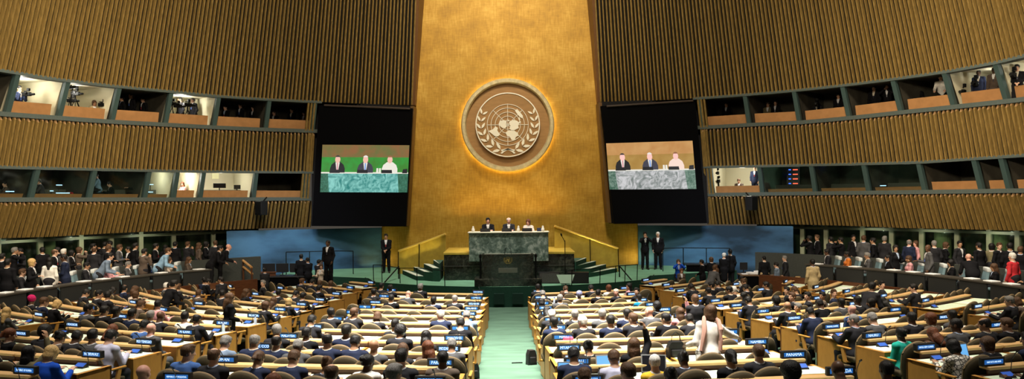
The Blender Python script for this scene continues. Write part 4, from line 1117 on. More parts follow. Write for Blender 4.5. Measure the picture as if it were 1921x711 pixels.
def screen(sd, corners, pic, pal, figs, label):
    """corners of the black face and of the lit picture, as (top left, top right, bottom right, bottom left)"""
    Yd = 34.55
    C = [at_depth(x, y, Yd) for x, y in corners]; o = (C[0] + C[2]) / 2
    t = thing('video_screen', label, 'screen', o)
    k = Vector((0, .25, 0))
    m = MB(); q = [c - o for c in C]; m.hexa([q[3], q[2], q[2] + k, q[3] + k, q[0], q[1], q[1] + k, q[0] + k]); m.obj('black_panel', NEARBLACK, t)
    m = MB(); a, b = q[0] + Vector((.25, -.06, -.02)), q[1] + Vector((-.1, -.06, -.03)); m.tube([a, b], .045, 8); m.obj('top_bar', mat('screen_bar', (.05, .035, .03), .5), t)
    Pp = [at_depth(x, y, Yd - .03) - o for x, y in pic]
    def uv(u, v, d=0.0):
        p = Pp[3].lerp(Pp[2], u).lerp(Pp[0].lerp(Pp[1], u), v); return p + Vector((0, -d, 0))
    def sheet(nm, poly, mt, d, par):
        m = MB(); m.add([uv(u, v, d) for u, v in poly], [list(range(len(poly)))]); return m.obj(nm, mt, par)
    disp = sheet('picture', [(0, 0), (1, 0), (1, 1), (0, 1)], pal['bg'], 0, t)
    sheet('picture_upper', [(0, .74), (1, .74), (1, 1), (0, 1)], pal['up'], .002, disp)
    sheet('pictured_desk', [(0, 0), (1, 0), (1, .40), (0, .40)], pal['desk'], .004, disp)
    sheet('pictured_desk_top', [(0, .395), (1, .395), (1, .425), (0, .425)], pal['top'], .006, disp)
    sheet('pictured_desk_side', [(0, 0), (.10, 0), (.08, .395), (0, .395)], pal['side'], .006, disp)
    sheet('pictured_desk_side', [(.9, 0), (1, 0), (1, .395), (.88, .395)], pal['side'], .006, disp)
    for (u, suit, hairm, face, tie, wid) in figs:
        def ell(cu, cv, ru, rv, a0=0, a1=2 * math.pi, n=18): return [(cu + ru * math.cos(a0 + (a1 - a0) * i / n), cv + rv * math.sin(a0 + (a1 - a0) * i / n)) for i in range(n + (a1 - a0 < 6.2))]
        body = [(u - wid, .415), (u - wid, .50), (u - wid * .82, .58), (u - wid * .4, .635), (u, .65), (u + wid * .4, .635), (u + wid * .82, .58), (u + wid, .50), (u + wid, .415)]
        f = sheet('pictured_person', body, suit, .008, disp)
        sheet('pictured_face', ell(u, .69, .030, .075), face, .012, f)
        sheet('pictured_hair', ell(u, .70, .034, .08, .55, math.pi - .55), hairm, .014, f)
        if tie: sheet('pictured_shirt', [(u - .024, .63), (u + .024, .63), (u + .008, .43), (u - .008, .43)], pal['shirt'], .010, f); sheet('pictured_tie', [(u - .007, .62), (u + .007, .62), (u + .009, .43), (u - .009, .43)], tie, .012, f)
        sheet('pictured_laptop', [(u - wid * 1.05, .405), (u + wid * .35, .405), (u + wid * .3, .475), (u - wid * 1.0, .475)], pal['dark'], .016, disp)
    for u in (.645, .675): sheet('pictured_glass', [(u - .012, .42), (u + .012, .42), (u + .01, .51), (u - .01, .51)], pal['top'], .016, disp)
    sheet('pictured_laptop', [(.93, .405), (.99, .405), (.99, .5), (.94, .49)], pal['dark'], .016, disp)
    return t
dk = flat('screen_suit', (.012, .013, .018), 1); wh = flat('screen_white', (.85, .82, .72), 1); tie1 = flat('screen_tie_pink', (.7, .3, .35), 1); tie2 = flat('screen_tie_blue', (.2, .35, .75), 1)
face = flat('screen_face', (.9, .52, .42), 1); face2 = flat('screen_face_pink', (1, .55, .5), 1.05); hd = flat('screen_hair_dark', (.05, .04, .04), 1); hw = flat('screen_hair_white', (.85, .8, .74), 1); hb = flat('screen_hair_brown', (.3, .13, .06), 1)
gy = flat('screen_suit_grey', (.05, .05, .075), 1); pk = flat('screen_blouse_pink', (.95, .72, .62), 1)
screen(-1, [(598, 197), (774, 203), (761, 425), (585, 424)], [(605, 271.5), (768, 272.5), (764, 361), (600.5, 360.5)],
       dict(bg=flat('screen_green', (.04, .42, .06), .75, ((.06, .3, .04), 3, .5)), up=flat('screen_upper', (.16, .17, .05), .9, ((.3, .13, .05), 2.2, .4)), desk=flat('screen_desk_teal', (.02, .22, .2), 1, ((.25, .62, .56), 2.6, 2.5)), side=flat('screen_desk_dark', (.015, .09, .05), 1, ((.05, .2, .13), 5, 2)), top=wh, shirt=wh, dark=dk),
       [(.185, dk, hd, face, tie1, .085), (.505, gy, hw, face, tie2, .09), (.785, wh, hb, face, None, .09)], 'black hanging video screen left of the gold wall, green tinted picture of three people')
screen(1, [(1127, 199), (1304, 188), (1326, 418), (1152, 420)], [(1137, 269), (1299, 264), (1306.5, 354.5), (1143.5, 355.5)],
       dict(bg=flat('screen_gold', (.42, .23, .05), .9, ((.5, .3, .08), 2, .5)), up=flat('screen_upper_peach', (.52, .25, .08), 1, ((.6, .33, .12), 2, .4)), desk=flat('screen_desk_grey', (.17, .2, .19), 1, ((.62, .62, .63), 2.6, 2.5)), side=flat('screen_desk_green', (.04, .11, .075), 1, ((.2, .3, .24), 5, 2)), top=wh, shirt=wh, dark=dk),
       [(.175, dk, hd, face2, tie1, .085), (.49, gy, hw, face2, tie2, .09), (.79, pk, hb, face2, None, .09)], 'black hanging video screen right of the gold wall, warm picture of three people')
# ---- dais, marble desk, lectern
DZ = 2.40
DX0, DX1 = -2.42, 2.5
t = thing('dais_platform', 'black fronted raised platform with gold sides carrying the marble desk', 'platform', (0, 30.2, STZ))
m = MB(); m.bevbox(DX0, DX1, 0, .12, 0, DZ - STZ - .09, .01); fp = m.obj('front_panel', BMARB, t)
m = MB(); m.box(DX0 - .01, DX1 + .01, -.02, 0, .52, .545); m.obj('groove_strip', mat('groove', (.05, .05, .045), .4), fp)
for a, b in ((DX0, DX0 + .1), (DX1 - .1, DX1)): m = MB(); m.box(a, b, .12, 3.0, 0, DZ - STZ - .09); m.obj('side_panel', GOLDP, t)
m = MB(); m.bevbox(DX0 - .03, DX1 + .03, -.03, 3.0, DZ - STZ - .09, DZ - STZ, .012); m.obj('deck', GOLDP, t)
t = thing('presiding_desk', 'long green marble desk on the dais where three people sit', 'desk', (0, 29.95, 2.07))
m = MB(); m.bevbox(-1.46, 1.52, 0, .12, 0, 1.06, .012); m.obj('marble_front', MARB, t)
for a, b in ((-1.46, -1.36), (1.42, 1.52)): m = MB(); m.bevbox(a, b, .12, .85, .34, 1.06, .01); m.obj('marble_side', MARB, t)
m = MB(); m.bevbox(-1.50, 1.56, -.04, .85, 1.06, 1.10, .012); m.obj('worktop', PALE, t)
m = MB(); m.box(-.98, 1.0, -.012, 0, .26, .285); m.obj('pale_moulding', PALE, t)
t = thing('lectern', 'black marble speaker lectern with gold emblem at the stage front', 'lectern', (0, 28.0, STZ))
m = MB(); m.bevbox(-.9, .88, .02, .14, .24, 1.12, .01); m.obj('front_panel', BMARB, t)
for a, b in ((-.92, -.84), (.82, .9)): m = MB(); m.bevbox(a, b, .0, .75, .2, 1.12, .01); m.obj('side_panel', BMARB, t)
m = MB(); m.bevbox(-1.18, 1.18, -.06, .95, 0, .27, .015); m.obj('plinth', BMARB, t)
m = MB(); m.hexa([(-.94, -.02, 1.1), (.92, -.02, 1.1), (.92, .75, 1.02), (-.94, .75, 1.02), (-.94, -.02, 1.13), (.92, -.02, 1.13), (.92, .75, 1.06), (-.94, .75, 1.06)]); m.obj('reading_top', BMARB, t)
m = MB(); m.bevbox(-.34, .33, .0, .02, .47, .64, .004); m.obj('silver_plaque', mat('plaque', (.2, .2, .17), .4, metal=.5), t)
for s in (-1, 1):
    m = MB(); m.tube([(s * .97, .02, .27), (s * .97, .02, 1.02)], .03, 8); m.lathe([(.045, 1.0), (.045, 1.1), (.02, 1.13)], 10, (s * .97, .02, 0)); m.obj('side_post', RAIL, t)
    m = MB(); m.tube([(s * .12, .45, 1.08), (s * .1, .4, 1.26), (s * .06, .25, 1.33)], .01, 6); m.obj('microphone', RAIL, t)
GE = mat('gold_emblem', (.62, .42, .10), .35, metal=.6)
e = emblem('lectern_emblem', 'small gold round emblem fixed on the front of the black lectern', .0, 28.052, STZ + .925, .115, False, GE, BMARB, GE, full=False)
# ---- stairs and gold balustrade each side of the dais
for sd in (-1, 1):
    bk = [(755, 507), (776, 501), (795, 495), (813, 488)] if sd < 0 else [(1158, 503), (1137, 496), (1118, 490), (1100, 484)]
    fr_ = [(781, 518), (796, 510), (812, 503), (824, 495)] if sd < 0 else [(1121, 510), (1107, 504), (1089, 497), (1078, 492)]
    H = [STZ + .165 * (i + 1) for i in range(4)]
    B = [at_height(*p, h) for p, h in zip(bk, H)]; Fp = [at_height(*p, h) for p, h in zip(fr_, H)]
    nm = 'left' if sd < 0 else 'right'
    t = thing('podium_stair', 'short green carpeted stair with pale nosings rising to the dais, %s side' % nm, 'stairs', (0, 0, 0))
    endB, endF = Vector((sd * 2.55, B[3].y, 0)), Vector((sd * 2.55, Fp[3].y, 0))
    for i in range(4):
        b0, f0 = B[i], Fp[i]; b1, f1 = (B[i + 1], Fp[i + 1]) if i < 3 else (endB, endF)
        P = [Vector((q.x, q.y, z)) for z in (STZ, H[i]) for q in ((f0, f1, b1, b0) if sd < 0 else (f1, f0, b0, b1))]
        m = MB(); m.hexa(P); st_ = m.obj('step', [CARPETDK], t)
        d = (f1 - f0).normalized() * .3; d.z = 0; db = (b1 - b0).normalized() * .3; db.z = 0
        m = MB(); P = [Vector((q.x, q.y, z)) for z in (H[i] + .001, H[i] + .014) for q in ((f0, f0 + d, b0 + db, b0) if sd < 0 else (f0 + d, f0, b0, b0 + db))]; m.hexa(P); m.obj('nosing', NOSE, st_)
        m = MB(); P = [Vector((q.x, q.y, z)) for z in (H[i] + .001, H[i] + .006) for q in ((f0 + d, f1, b1, b0 + db) if sd < 0 else (f1, f0 + d, b0 + db, b1))]; m.hexa(P); m.obj('tread_carpet', CARPET, st_)
    # balustrade
    r0 = at_depth(*((748, 472) if sd < 0 else (1159, 467)), B[0].y + .25); r1 = at_depth(*((836, 440) if sd < 0 else (1040, 425)), B[3].y + .3)
    t = thing('gold_balustrade', 'gold stair balustrade with sloping handrail behind the %s podium stair' % nm, 'railing', (0, 0, 0))
    g0, g1 = Vector((r0.x, r0.y, STZ)), Vector((r1.x, r1.y, STZ))
    k = Vector((0, .1, 0)); up0, up1 = Vector((r0.x, r0.y, r0.z)), Vector((r1.x, r1.y, r1.z))
    m = MB(); P = [g0, g1, g1 + k, g0 + k, up0, up1, up1 + k, up0 + k] if sd < 0 else [g1, g0, g0 + k, g1 + k, up1, up0, up0 + k, up1 + k]; m.hexa(P); m.obj('gold_panel', GOLDP, t)
    m = MB(); m.tube([up0 - Vector((0, .04, -.02)), up1 - Vector((0, .04, -.02))], .045, 8); m.obj('handrail', mat('polished_gold', (.75, .5, .12), .3, metal=.4), t)
    m = MB(); 
    for q in (g0, g0.lerp(g1, .45)): m.tube([q - Vector((sd * -.02, .1, 0)), Vector((q.x, q.y - .1, (up0.z if q == g0 else up0.lerp(up1, .45).z)))], .018, 6)
    m.obj('post', RAIL, t)
    # stage edge steps going down at the side, with pale nosings
    t = thing('side_steps', 'low carpeted steps with pale edges at the %s end of the stage' % nm, 'stairs', (0, 0, 0))
    ex = fl if sd < 0 else fr
    for i in range(3):
        z = STZ - .175 * (i + 1); x0 = ex.x + sd * (.15 + .28 * i); x1 = x0 + sd * .9
        m = MB(); m.box(min(x0, x1), max(x0, x1), ex.y - .28 - .05 * i, ex.y + 1.4, .55, z); st_ = m.obj('step', CARPETDK, t)
        m = MB(); m.box(min(x0, x1), max(x0, x1), ex.y - .29 - .05 * i, ex.y - .05, z - .03, z + .012); m.obj('nosing', NOSE, st_)
    # thin black railing along the stage edge
    t = thing('stage_railing', 'thin black railing along the %s stage edge' % nm, 'railing', (0, 0, 0))
    px = [(700, 529, 497), (716, 530, 497), (750, 532, 503), (782, 536, 503), (834, 538, 508)] if sd < 0 else [(1073, 537, 506), (1126, 533, 503), (1155, 531, 499), (1173, 529, 498), (1196, 526, 496)]
    tops = []
    for (x, y, yt) in px:
        b = at_height(x, y, STZ); b.y += .12; tp = at_depth(x, yt, b.y); tops.append(tp)
        m = MB(); m.tube([b, tp], .016, 6); m.obj('post', RAIL, t)
    m = MB(); m.tube(tops, .014, 6); m.obj('rail', RAIL, t)
    # black handrail on the steps
    t = thing('step_handrail', 'black slanting handrail beside the %s side steps' % nm, 'railing', (0, 0, 0))
    a = at_depth(*((722, 529) if sd < 0 else (1186, 527)), 29.6); b = at_depth(*((748, 500) if sd < 0 else (1162, 499)), 30.9)
    m = MB(); m.tube([Vector((a.x, a.y, .7)), a, b, Vector((b.x, b.y, STZ))], .025, 8); m.obj('rail', RAIL, t)
    # far railing on the stage behind
    t = thing('rear_railing', 'thin black railing on the stage before the %s blue wall' % nm, 'railing', (0, 0, 0))
    X0 = sd * 6.4; pts = [Vector((X0 + sd * q * .9, 33.3 - .25 * abs(q - 1), STZ)) for q in range(4)]
    for p in pts: m = MB(); m.tube([p, p + Vector((0, 0, .95))], .018, 6); m.obj('post', RAIL, t)
    m = MB(); m.tube([p + Vector((0, 0, .95)) for p in pts], .018, 6); m.obj('rail', RAIL, t)
# ---- stage monitors and microphone stand
def wedge(loc, rz, label, mt):
    t = thing('stage_monitor', label, 'speaker', loc, rz)
    m = MB(); m.prism([(-.26, 0), (.26, 0), (.26, .16), (.02, .40), (-.26, .40)], -.38, .38, 'x'); b = m.obj('cabinet', BLACKP, t)
    m = MB(); m.hexa([(-.35, -.262, .03), (.35, -.262, .03), (.35, -.255, .38), (-.35, -.255, .38), (-.35, -.275, .03), (.35, -.275, .03), (.35, -.27, .38), (-.35, -.27, .38)]); m.obj('grille', mt, t)
a = at_height(1031, 533, STZ); wedge((a.x, a.y + .45, STZ), 0, 'grey fronted wedge stage monitor beside the lectern', mat('grey_grille', (.09, .085, .08), .8, var=.3, vscale=40))
a = at_height(1087, 533, STZ); wedge((a.x, a.y + .45, STZ), -.1, 'black wedge stage monitor at the right of the mic stand', mat('black_grille', (.014, .014, .014), .8, var=.3, vscale=40))
t = thing('microphone_stand', 'slim black microphone stand on round base between the stage monitors', 'microphone stand', (at_height(1059, 530, STZ).x, 28.7, STZ))
m = MB(); m.lathe([(.17, 0), (.17, .025), (.03, .04)], 20); m.obj('base', RAIL, t)
m = MB(); m.tube([(0, 0, .03), (0, 0, 1.55)], .014, 8); m.obj('pole', RAIL, t)
m = MB(); m.tube([(0, 0, 1.5), (-.12, -.1, 1.72)], .012, 8); m.tube([(-.12, -.1, 1.72), (-.15, -.14, 1.8)], .028, 10); m.obj('microphone', RAIL, t)
t = thing('music_stand', 'low pale trapezoid stand board on floor between the two stage monitors', 'stand', (at_height(1061, 534, STZ).x, 28.25, STZ))
m = MB(); m.hexa([(-.2, -.02, .06), (.2, -.02, .06), (.2, .0, .06), (-.2, .0, .06), (-.32, .06, .36), (.32, .06, .36), (.32, .08, .36), (-.32, .08, .36)]); m.obj('board', mat('pale_board', (.36, .5, .38), .5), t)
m = MB(); m.tube([(0, 0, .0), (0, .02, .1)], .02, 6); m.tube([(-.16, -.05, .01), (.16, -.05, .01)], .015, 6); m.obj('foot', RAIL, t)
# ---- the three people presiding, with their things
PX = [(915, 'm', 's', 'k', 'p', 'K', 'person with short dark hair in black suit, leftmost at marble desk'), (954, 'm', 'h', 'w', 'p', 'C', 'white-haired person in dark suit and tie, middle of the marble desk'), (991, 'f', 'o', 'r', 'p', 'J', 'person with brown hair in cream jacket, rightmost at the marble desk')]
SEATED['P'] = dict(lean=8, pitch=2, lh=(-.17, .44, .84), rh=(.17, .44, .84)); SEATED['R'] = dict(lean=10, pitch=8, yaw=-20, lh=(-.17, .44, .84), rh=(.17, .44, .84))
for i, (x, sex, hr, hc, sk, cl, lab) in enumerate(PX):
    X = (x - CX) / F * 31.2
    person('R' if i == 2 else 'P', sex, hr, hc, sk, cl, (X, 31.3, DZ), math.pi, lab, .94, shirt='W', jig=False)
    c = dup(chair0, (X, 31.36, DZ), math.pi, 'olive chair behind the marble desk, %s of three' % ('left', 'middle', 'right')[i])
    t = thing('laptop', 'dark open laptop on the marble desk, %s of three' % ('left', 'middle', 'right')[i], 'laptop', (X - .08, 30.2, 3.17))
    m = MB(); m.bevbox(-.19, .19, 0, .25, 0, .02, .005); m.obj('base', BLACKP, t); m = MB(); m.hexa([(-.19, -.01, .02), (.19, -.01, .02), (.19, .0, .02), (-.19, .0, .02), (-.19, -.06, .13), (.19, -.06, .13), (.19, -.05, .13), (-.19, -.05, .13)]); m.obj('lid', BLACKP, t)
GL = mat('clear_glassware', (.75, .7, .6), .15, spec=.6)
for j, (x, lab) in enumerate(((972, 'glass water carafe on the marble desk between middle and right person'), (1018, 'glass water carafe near the right end of the marble desk'), (887, 'pale floral cup near the left end of the marble desk'))):
    t = thing('carafe', lab, 'carafe', ((x - CX) / F * 30.2, 30.25, 3.17)); m = MB(); m.lathe([(.05, 0), (.065, .03), (.06, .1), (.035, .15), (.04, .19)], 16); m.obj('vessel', GL, t, smooth=True); m = MB(); m.lathe([(.03, .19), (.035, .2), (.0, .22)], 12); m.obj('lid', GL, t)
t = thing('folder', 'dark folder standing near the right end of the marble desk', 'folder', ((1012 - CX) / F * 30.2, 30.3, 3.17)); m = MB(); m.bevbox(-.1, .1, 0, .03, 0, .13, .004); m.obj('cover', mat('dark_blue_folder', (.02, .025, .06), .6), t)
# ================================================================== side galleries, wings and booths
CHB = mat('blue_grey_upholstery', (.17, .27, .32), .8, var=.06); COVER = mat('white_head_cover', (.62, .66, .68), .8)
def gallery_chair(label):
    t = thing('gallery_chair', label, 'chair', group='blue gallery chairs')
    m = MB(); m.bevbox(-.24, .24, -.22, .24, .38, .47, .03, 3); m.obj('seat', CHB, t, smooth=40)
    m = MB(); m.hexa([(-.25, -.27, .4), (.25, -.27, .4), (.25, -.19, .4), (-.25, -.19, .4), (-.24, -.38, .95), (.24, -.38, .95), (.24, -.31, .95), (-.24, -.31, .95)]); b = m.obj('backrest', CHB, t)
    m = MB(); m.bevbox(-.255, .255, -.405, -.285, .85, .975, .02, 2); m.obj('head_cover', COVER, b, smooth=40)
    for s in (-1, 1):
        m = MB(); m.bevbox(s * .27 - .02, s * .27 + .02, -.25, .2, .6, .64, .01); a = m.obj('armrest', BLACKP, t)
        m = MB(); m.box(s * .27 - .015, s * .27 + .015, .1, .14, 0.0, .6); m.box(s * .27 - .015, s * .27 + .015, -.25, -.21, 0, .6); m.obj('leg', CHROME, t)
    return t
SLEDGE = mat('dark_ledge', (.05, .045, .038), .45)
gc = None; GSEAT = {}
for sd in (-1, 1):
    nm = SIDE[sd]
    t = thing('gallery_ledge', 'long dark curved writing ledge before the %s gallery chairs' % nm, 'desk', (0, 0, 0))
    for i in range(8):
        a0, a1 = 52 + 5 * i, 57 + 5 * i
        P = [(sd * r * math.sin(math.radians(a)), CC.y + r * math.cos(math.radians(a))) for r, a in ((13.15, a0), (13.15, a1), (13.6, a1), (13.6, a0))]
        if sd > 0: P = P[::-1]
        m = MB(); m.hexa([(*p, PZ + .70) for p in P] + [(*p, PZ + .74) for p in P]); tp = m.obj('ledge_top', SLEDGE, t)
        Q = [(sd * r * math.sin(math.radians(a)), CC.y + r * math.cos(math.radians(a))) for r, a in ((13.18, a0 + .3), (13.18, a1 - .3), (13.22, a1 - .3), (13.22, a0 + .3))]
        if sd > 0: Q = Q[::-1]
        m = MB(); m.hexa([(*p, PZ) for p in Q] + [(*p, PZ + .70) for p in Q]); m.obj('front_panel', mat('ledge_front', (.022, .024, .025), .6), tp)
    for i in range(13):
        th = math.radians(53 + 3.1 * i); p = (sd * 14.3 * math.sin(th), CC.y + 14.3 * math.cos(th), PZ)
        rz = math.atan2(-(-p[0]), (FC - 3 - p[1])) if False else math.atan2(p[0], FC + 1 - p[1])   # face the podium
        rz = sd * (math.pi / 2 - .15 - (th - math.radians(53)) * .45)
        lab = 'blue-grey chair with white head cover, %s of the %s gallery, counted from the podium end' % (NTH[i], nm)
        if gc is None: gc = gallery_chair(lab); gc.location = p; gc.rotation_euler.z = rz
        else: dup(gc, p, rz, lab)
        GSEAT[sd, i] = (Vector(p), rz)
        if i % 2 == 0 or i in (5, 9):
            thp = th + .01; m = MB(); m.bevbox(-.17, .17, -.13, .13, 0, .03, .006); o = m.obj('paper_pad', PAPER)
            o.location = (sd * 13.38 * math.sin(thp), CC.y + 13.38 * math.cos(thp), PZ + .74); o.rotation_euler.z = -sd * thp
            tag(o, 'thick white paper pad on %s gallery ledge, before the %s chair from podium' % (nm, NTH[i]), 'paper')
# --- people of the galleries: head x, head y, sex, hair, colour, skin, clothes, pose letter (capital: standing)
GAL = {-1: """13 489 m s k m K A|3 483 m s k l K A|57 485 f o b l K E|65 503 f o n l K d|118 477 m s w l G A|93 517 f l k m W A|123 512 m c k d N B|186 481 m s k l S C|35 497 m s n l C c|176 500 m s k m C c
197 500 f o b l P d|100 476 m h n l K E|110 470 m s k m K F|146 477 f o n l H D|176 471 m h n l C A|201 471 m s n m K E|172 459 m s k m K D|196 459 m s k m C A|208 460 m s k m K F|222 473 m s n m G E|268 470 m s k m H M
297 489 m s n l I C|243 480 f s k m K F|372 477 f l n m H A|385 479 f o k m K E|404 478 m s n l C A|412 486 m x k p K C|396 484 m s k m K C|435 487 f l k m T c|340 492 f l n m H c|323 503 f o n l J c|207 516 f s g l G c|252 466 m s k m K A
80 470 m s k m K A|40 468 m s k m C F|24 470 m s g m K D|328 470 m s k m K A|350 472 m s n m C M|310 472 f l k m K A|290 470 m s k m K E|132 473 f o k m K E|359 495 m s k m K c""",
 1: """1743 456 m x k d G E|1772 459 f o n l K B|1753 458 m s g l C A|1799 476 m s k m C F|1705 471 m h g p N A|1699 489 f l k m W c|1824 484 m x k p K H|1838 478 m s k m K A|1769 496 m s g l H c|1782 499 m s k m C d|1744 501 f l n m K c
1877 483 m s k l K c|1901 484 f s w l R A|1866 497 f l k m K d|1892 501 m s n l K c|1909 516 f l n l T e|1860 467 f o k m O A|1873 473 m s n l K F|1914 468 m s n m K A|1659 473 m s g m C A|1651 489 m s n m K c|1679 500 f o k m K F
1611 481 f s k m K c|1603 492 f s g m G c|1581 494 f s k d A c|1546 499 m s k d C c|1521 467 m s k d K D|1625 497 f o n m P c|1640 470 m s k m K A|1580 470 m s k m K D|1560 468 m s k m C A|1535 472 m s n m K E|1600 468 m s k m K F|1620 467 m s n l G A|1665 497 f o k m K c|1720 482 f o n p P E|1895 470 m s k m K A"""}
taken = set(); STOOD = []
def gal_floor(X, Y): return PZ if math.hypot(X, Y - CC.y) > 12.9 else None
for sd in (-1, 1):
    ent = []
    for r in GAL[sd].replace('\n', '|').split('|'):
        w_ = r.split(); x, y = float(w_[0]), float(w_[1]); ent.append((x, y, *w_[2:]))
    ent.sort(key=lambda e: e[0])
    ns = nb = 0
    for (x, y, sex, hair, hcol, skin, cloth, pose) in ent:
        stand = pose in STAND
        if not stand:
            best = None
            for k, (p, rz) in GSEAT.items():
                if k[0] != sd or k in taken: continue
                qx, qy = to_px(p + Vector((0, 0, 1.1))); d = abs(qx - x) + .4 * abs(qy - y)
                if best is None or d < best[0]: best = (d, k)
            if best is None: continue
            k = best[1]; taken.add(k); p, rz = GSEAT[k]
            lab = 'person with %s, %s clothes, on %s %s gallery chair from podium' % (looks(hair, hcol), CL[cloth][0].split()[-1], NTH[k[1]], SIDE[sd])
            person(pose, sex, hair, hcol, skin, cloth, p, rz, lab, .9, 'people in the side galleries')
        else:
            hh = {'C': 1.42, 'H': 1.15}.get(pose, 1.48)
            P = at_height(x, y, PZ + hh)
            r = math.hypot(P.x, P.y - CC.y)
            front = y >= 484 or int(x) in (268, 186, 1743, 1824)
            u = P.x / P.y; rg = random.Random(int(x * 3 + y))
            rr_ = 13.85 if front else min(18.1, max(r, 15.85) + rg.uniform(0, .5))
            for _ in range(14):
                A_ = 1 + u * u; yy = (2 * CC.y + math.sqrt(4 * CC.y ** 2 - 4 * A_ * (CC.y ** 2 - rr_ ** 2))) / (2 * A_)
                if all(math.hypot(u * yy - a, yy - b_) > .5 for a, b_ in STOOD) or rr_ > 18.6: break
                rr_ += .22
            STOOD.append((u * yy, yy))
            A_ = 1 + u * u; P.y = (2 * CC.y + math.sqrt(4 * CC.y ** 2 - 4 * A_ * (CC.y ** 2 - rr_ ** 2))) / (2 * A_); P.x = u * P.y
            sc = .93
            if pose in 'CH': sc = .95
            ns += 1
            where = 'behind the parapet' if rr_ > 15.2 else 'among the chairs'
            lab = 'person with %s, %s clothes, %s from left standing in %s gallery' % (looks(hair, hcol), CL[cloth][0].split()[-1], NTH[ns - 1] if ns <= 20 else '%dth' % ns, SIDE[sd])
            rg = random.Random(int(x * 7 + y))
            rz = {'A': rg.uniform(-1, 1), 'B': 1.9 * -sd, 'C': -sd * -1.2, 'H': sd * -.3, 'D': -sd * .9 * -1, 'M': sd * .5, 'E': sd * 1.4, 'F': math.pi + sd * .4}[pose]
            person(pose, sex, hair, hcol, skin, cloth, (P.x, P.y, PZ), rz, lab, sc, 'people in the side galleries', trous='C' if cloth not in 'KNGCT' else None)
# --- people of the floor and stage who stand or sit apart: height is found from the head
def stander(x, y, z, hh, pose, sex, hair, hcol, skin, cloth, rz, lab, sc=.93, **kw):
    P = at_height(x, y, z + hh * sc) if z is not None else on_floor(x, y, hh * sc)
    if z is not None: P.z = z
    else:                                                    # stands in the lane between two rows
        s_ = -1 if P.x < 0 else 1; b = 'C' if abs(P.x) < 4.75 else '1' if abs(P.x) < 9.2 else '2'
        Rp, al = math.hypot(P.x, P.y - FC), math.atan2(abs(P.x), FC - P.y)
        R = min((q[0] for k, q in SPAN.items() if k[0] == s_ and k[1] == b), key=lambda q: abs(Rp - q - .98))
        Rn = R + min(1.12, max(.9, Rp - R)); P.x, P.y = s_ * Rn * math.sin(al), FC - Rn * math.cos(al); P.z = floor_z(P.x, P.y)
    return person(pose, sex, hair, hcol, skin, cloth, P, rz, lab, sc, jig=False, **kw)
PI = math.pi
STAND['G'] = dict(stand=True, lean=0, pitch=4, lh=(-.05, .24, 1.02), rh=(.05, .25, 1.0))
p = at_height(725, 512, STZ)
person('G', 'm', 's', 'k', 'm', 'K', (p.x, p.y, STZ), PI, 'guard person in black suit with clasped hands, standing left of the gold wall', .955, jig=False)
stander(616, 455, STZ, 1.62, 'A', 'm', 'c', 'k', 'd', 'K', PI - .3, 'tall person in black suit and lanyard, standing before the left blue wall', .93)
p = at_height(1211, 506, STZ); person('D', 'm', 's', 'k', 'm', 'K', (p.x, p.y + .1, STZ), PI, 'person in black holding a camera up, right of the gold wall', .93, jig=False)
p = at_height(1234, 505, STZ); person('A', 'm', 'p', 'W', 'l', 'K', (p.x, p.y - .1, STZ), PI - .25, 'person in black suit with white cap, standing before the right blue wall', .93, jig=False)
FL = .642
stander(565, 481, FL, 1.62, 'A', 'm', 's', 'k', 'm', 'K', .3, 'large person in black seen from behind, beside table at left blue wall')
stander(578, 494, FL, 1.45, 'B', 'm', 's', 'k', 'm', 'K', .8, 'person in black bending beside the large person at left blue wall', .86)
stander(597, 491, FL, 1.62, 'B', 'm', 's', 'k', 'm', 'C', -.6, 'person in dark suit facing right, standing near the left table', .85)
stander(603, 496, FL, 1.62, 'E', 'f', 'o', 'n', 'l', 'J', PI - .4, 'person in cream top standing at the left of the stage steps', .82)
stander(614, 507, FL, 1.62, 'B', 'f', 'l', 'n', 'l', 'K', PI - .2, 'person with long brown hair in black near the left stage steps', .72)
stander(497, 511, FL, 1.5, 'B', 'm', 's', 'k', 'm', 'C', .5, 'person crouched over the dark table at far left of blue wall', .75)
stander(470, 547, None, 1.62, 'B', 'f', 'l', 'n', 'l', 'K', -.9, 'person with long brown hair in black jacket, standing among left side desks', .9)
stander(330, 538, None, 1.45, 'C', 'm', 's', 'k', 'm', 'K', -.7, 'person in black leaning over an oak desk, back turned, far left block', .93)
stander(385, 531, None, 1.5, 'E', 'm', 's', 'k', 'm', 'C', .9, 'person in dark suit standing sideways beside tall olive chair, left wing', .8)
stander(1370, 472, FL, 1.62, 'A', 'm', 's', 'k', 'm', 'K', .2, 'person in black suit seen from behind before the right blue wall')
stander(1358, 475, FL, 1.62, 'B', 'f', 's', 'w', 'l', 'K', -.4, 'white-haired person in black beside the black-suited back, right blue wall', .92)
stander(1335, 483, FL, 1.62, 'B', 'f', 'o', 'n', 'm', 'K', .2, 'person with bobbed brown hair in black behind black table, right wing', .86)
stander(1318, 491, FL, 1.62, 'B', 'm', 's', 'k', 'm', 'K', 1.0, 'person in black bent toward the black table, right wing', .8)
stander(1272, 487, FL, 1.62, 'D', 'f', 'o', 'n', 'l', 'U', PI, 'person in bright blue top with raised hands, left of black table', .82)
stander(1278, 504, FL, 1.62, 'B', 'f', 'o', 'r', 'l', 'H', PI, 'person with auburn bob in brown before the black table', .72)
stander(1330, 508, FL, 1.42, 'C', 'm', 's', 'n', 'm', 'G', -1.0, 'person in grey jacket bending forward before the black table', .9)
stander(1346, 504, FL, 1.62, 'B', 'f', 'o', 'n', 'm', 'K', .4, 'person with brown bob in black, behind the bending grey jacket', .74)
stander(1434, 484, FL, 1.62, 'A', 'm', 'c', 'k', 'l', 'K', .1, 'person in black top and sand trousers, back turned, right wing', .87, trous='Z')
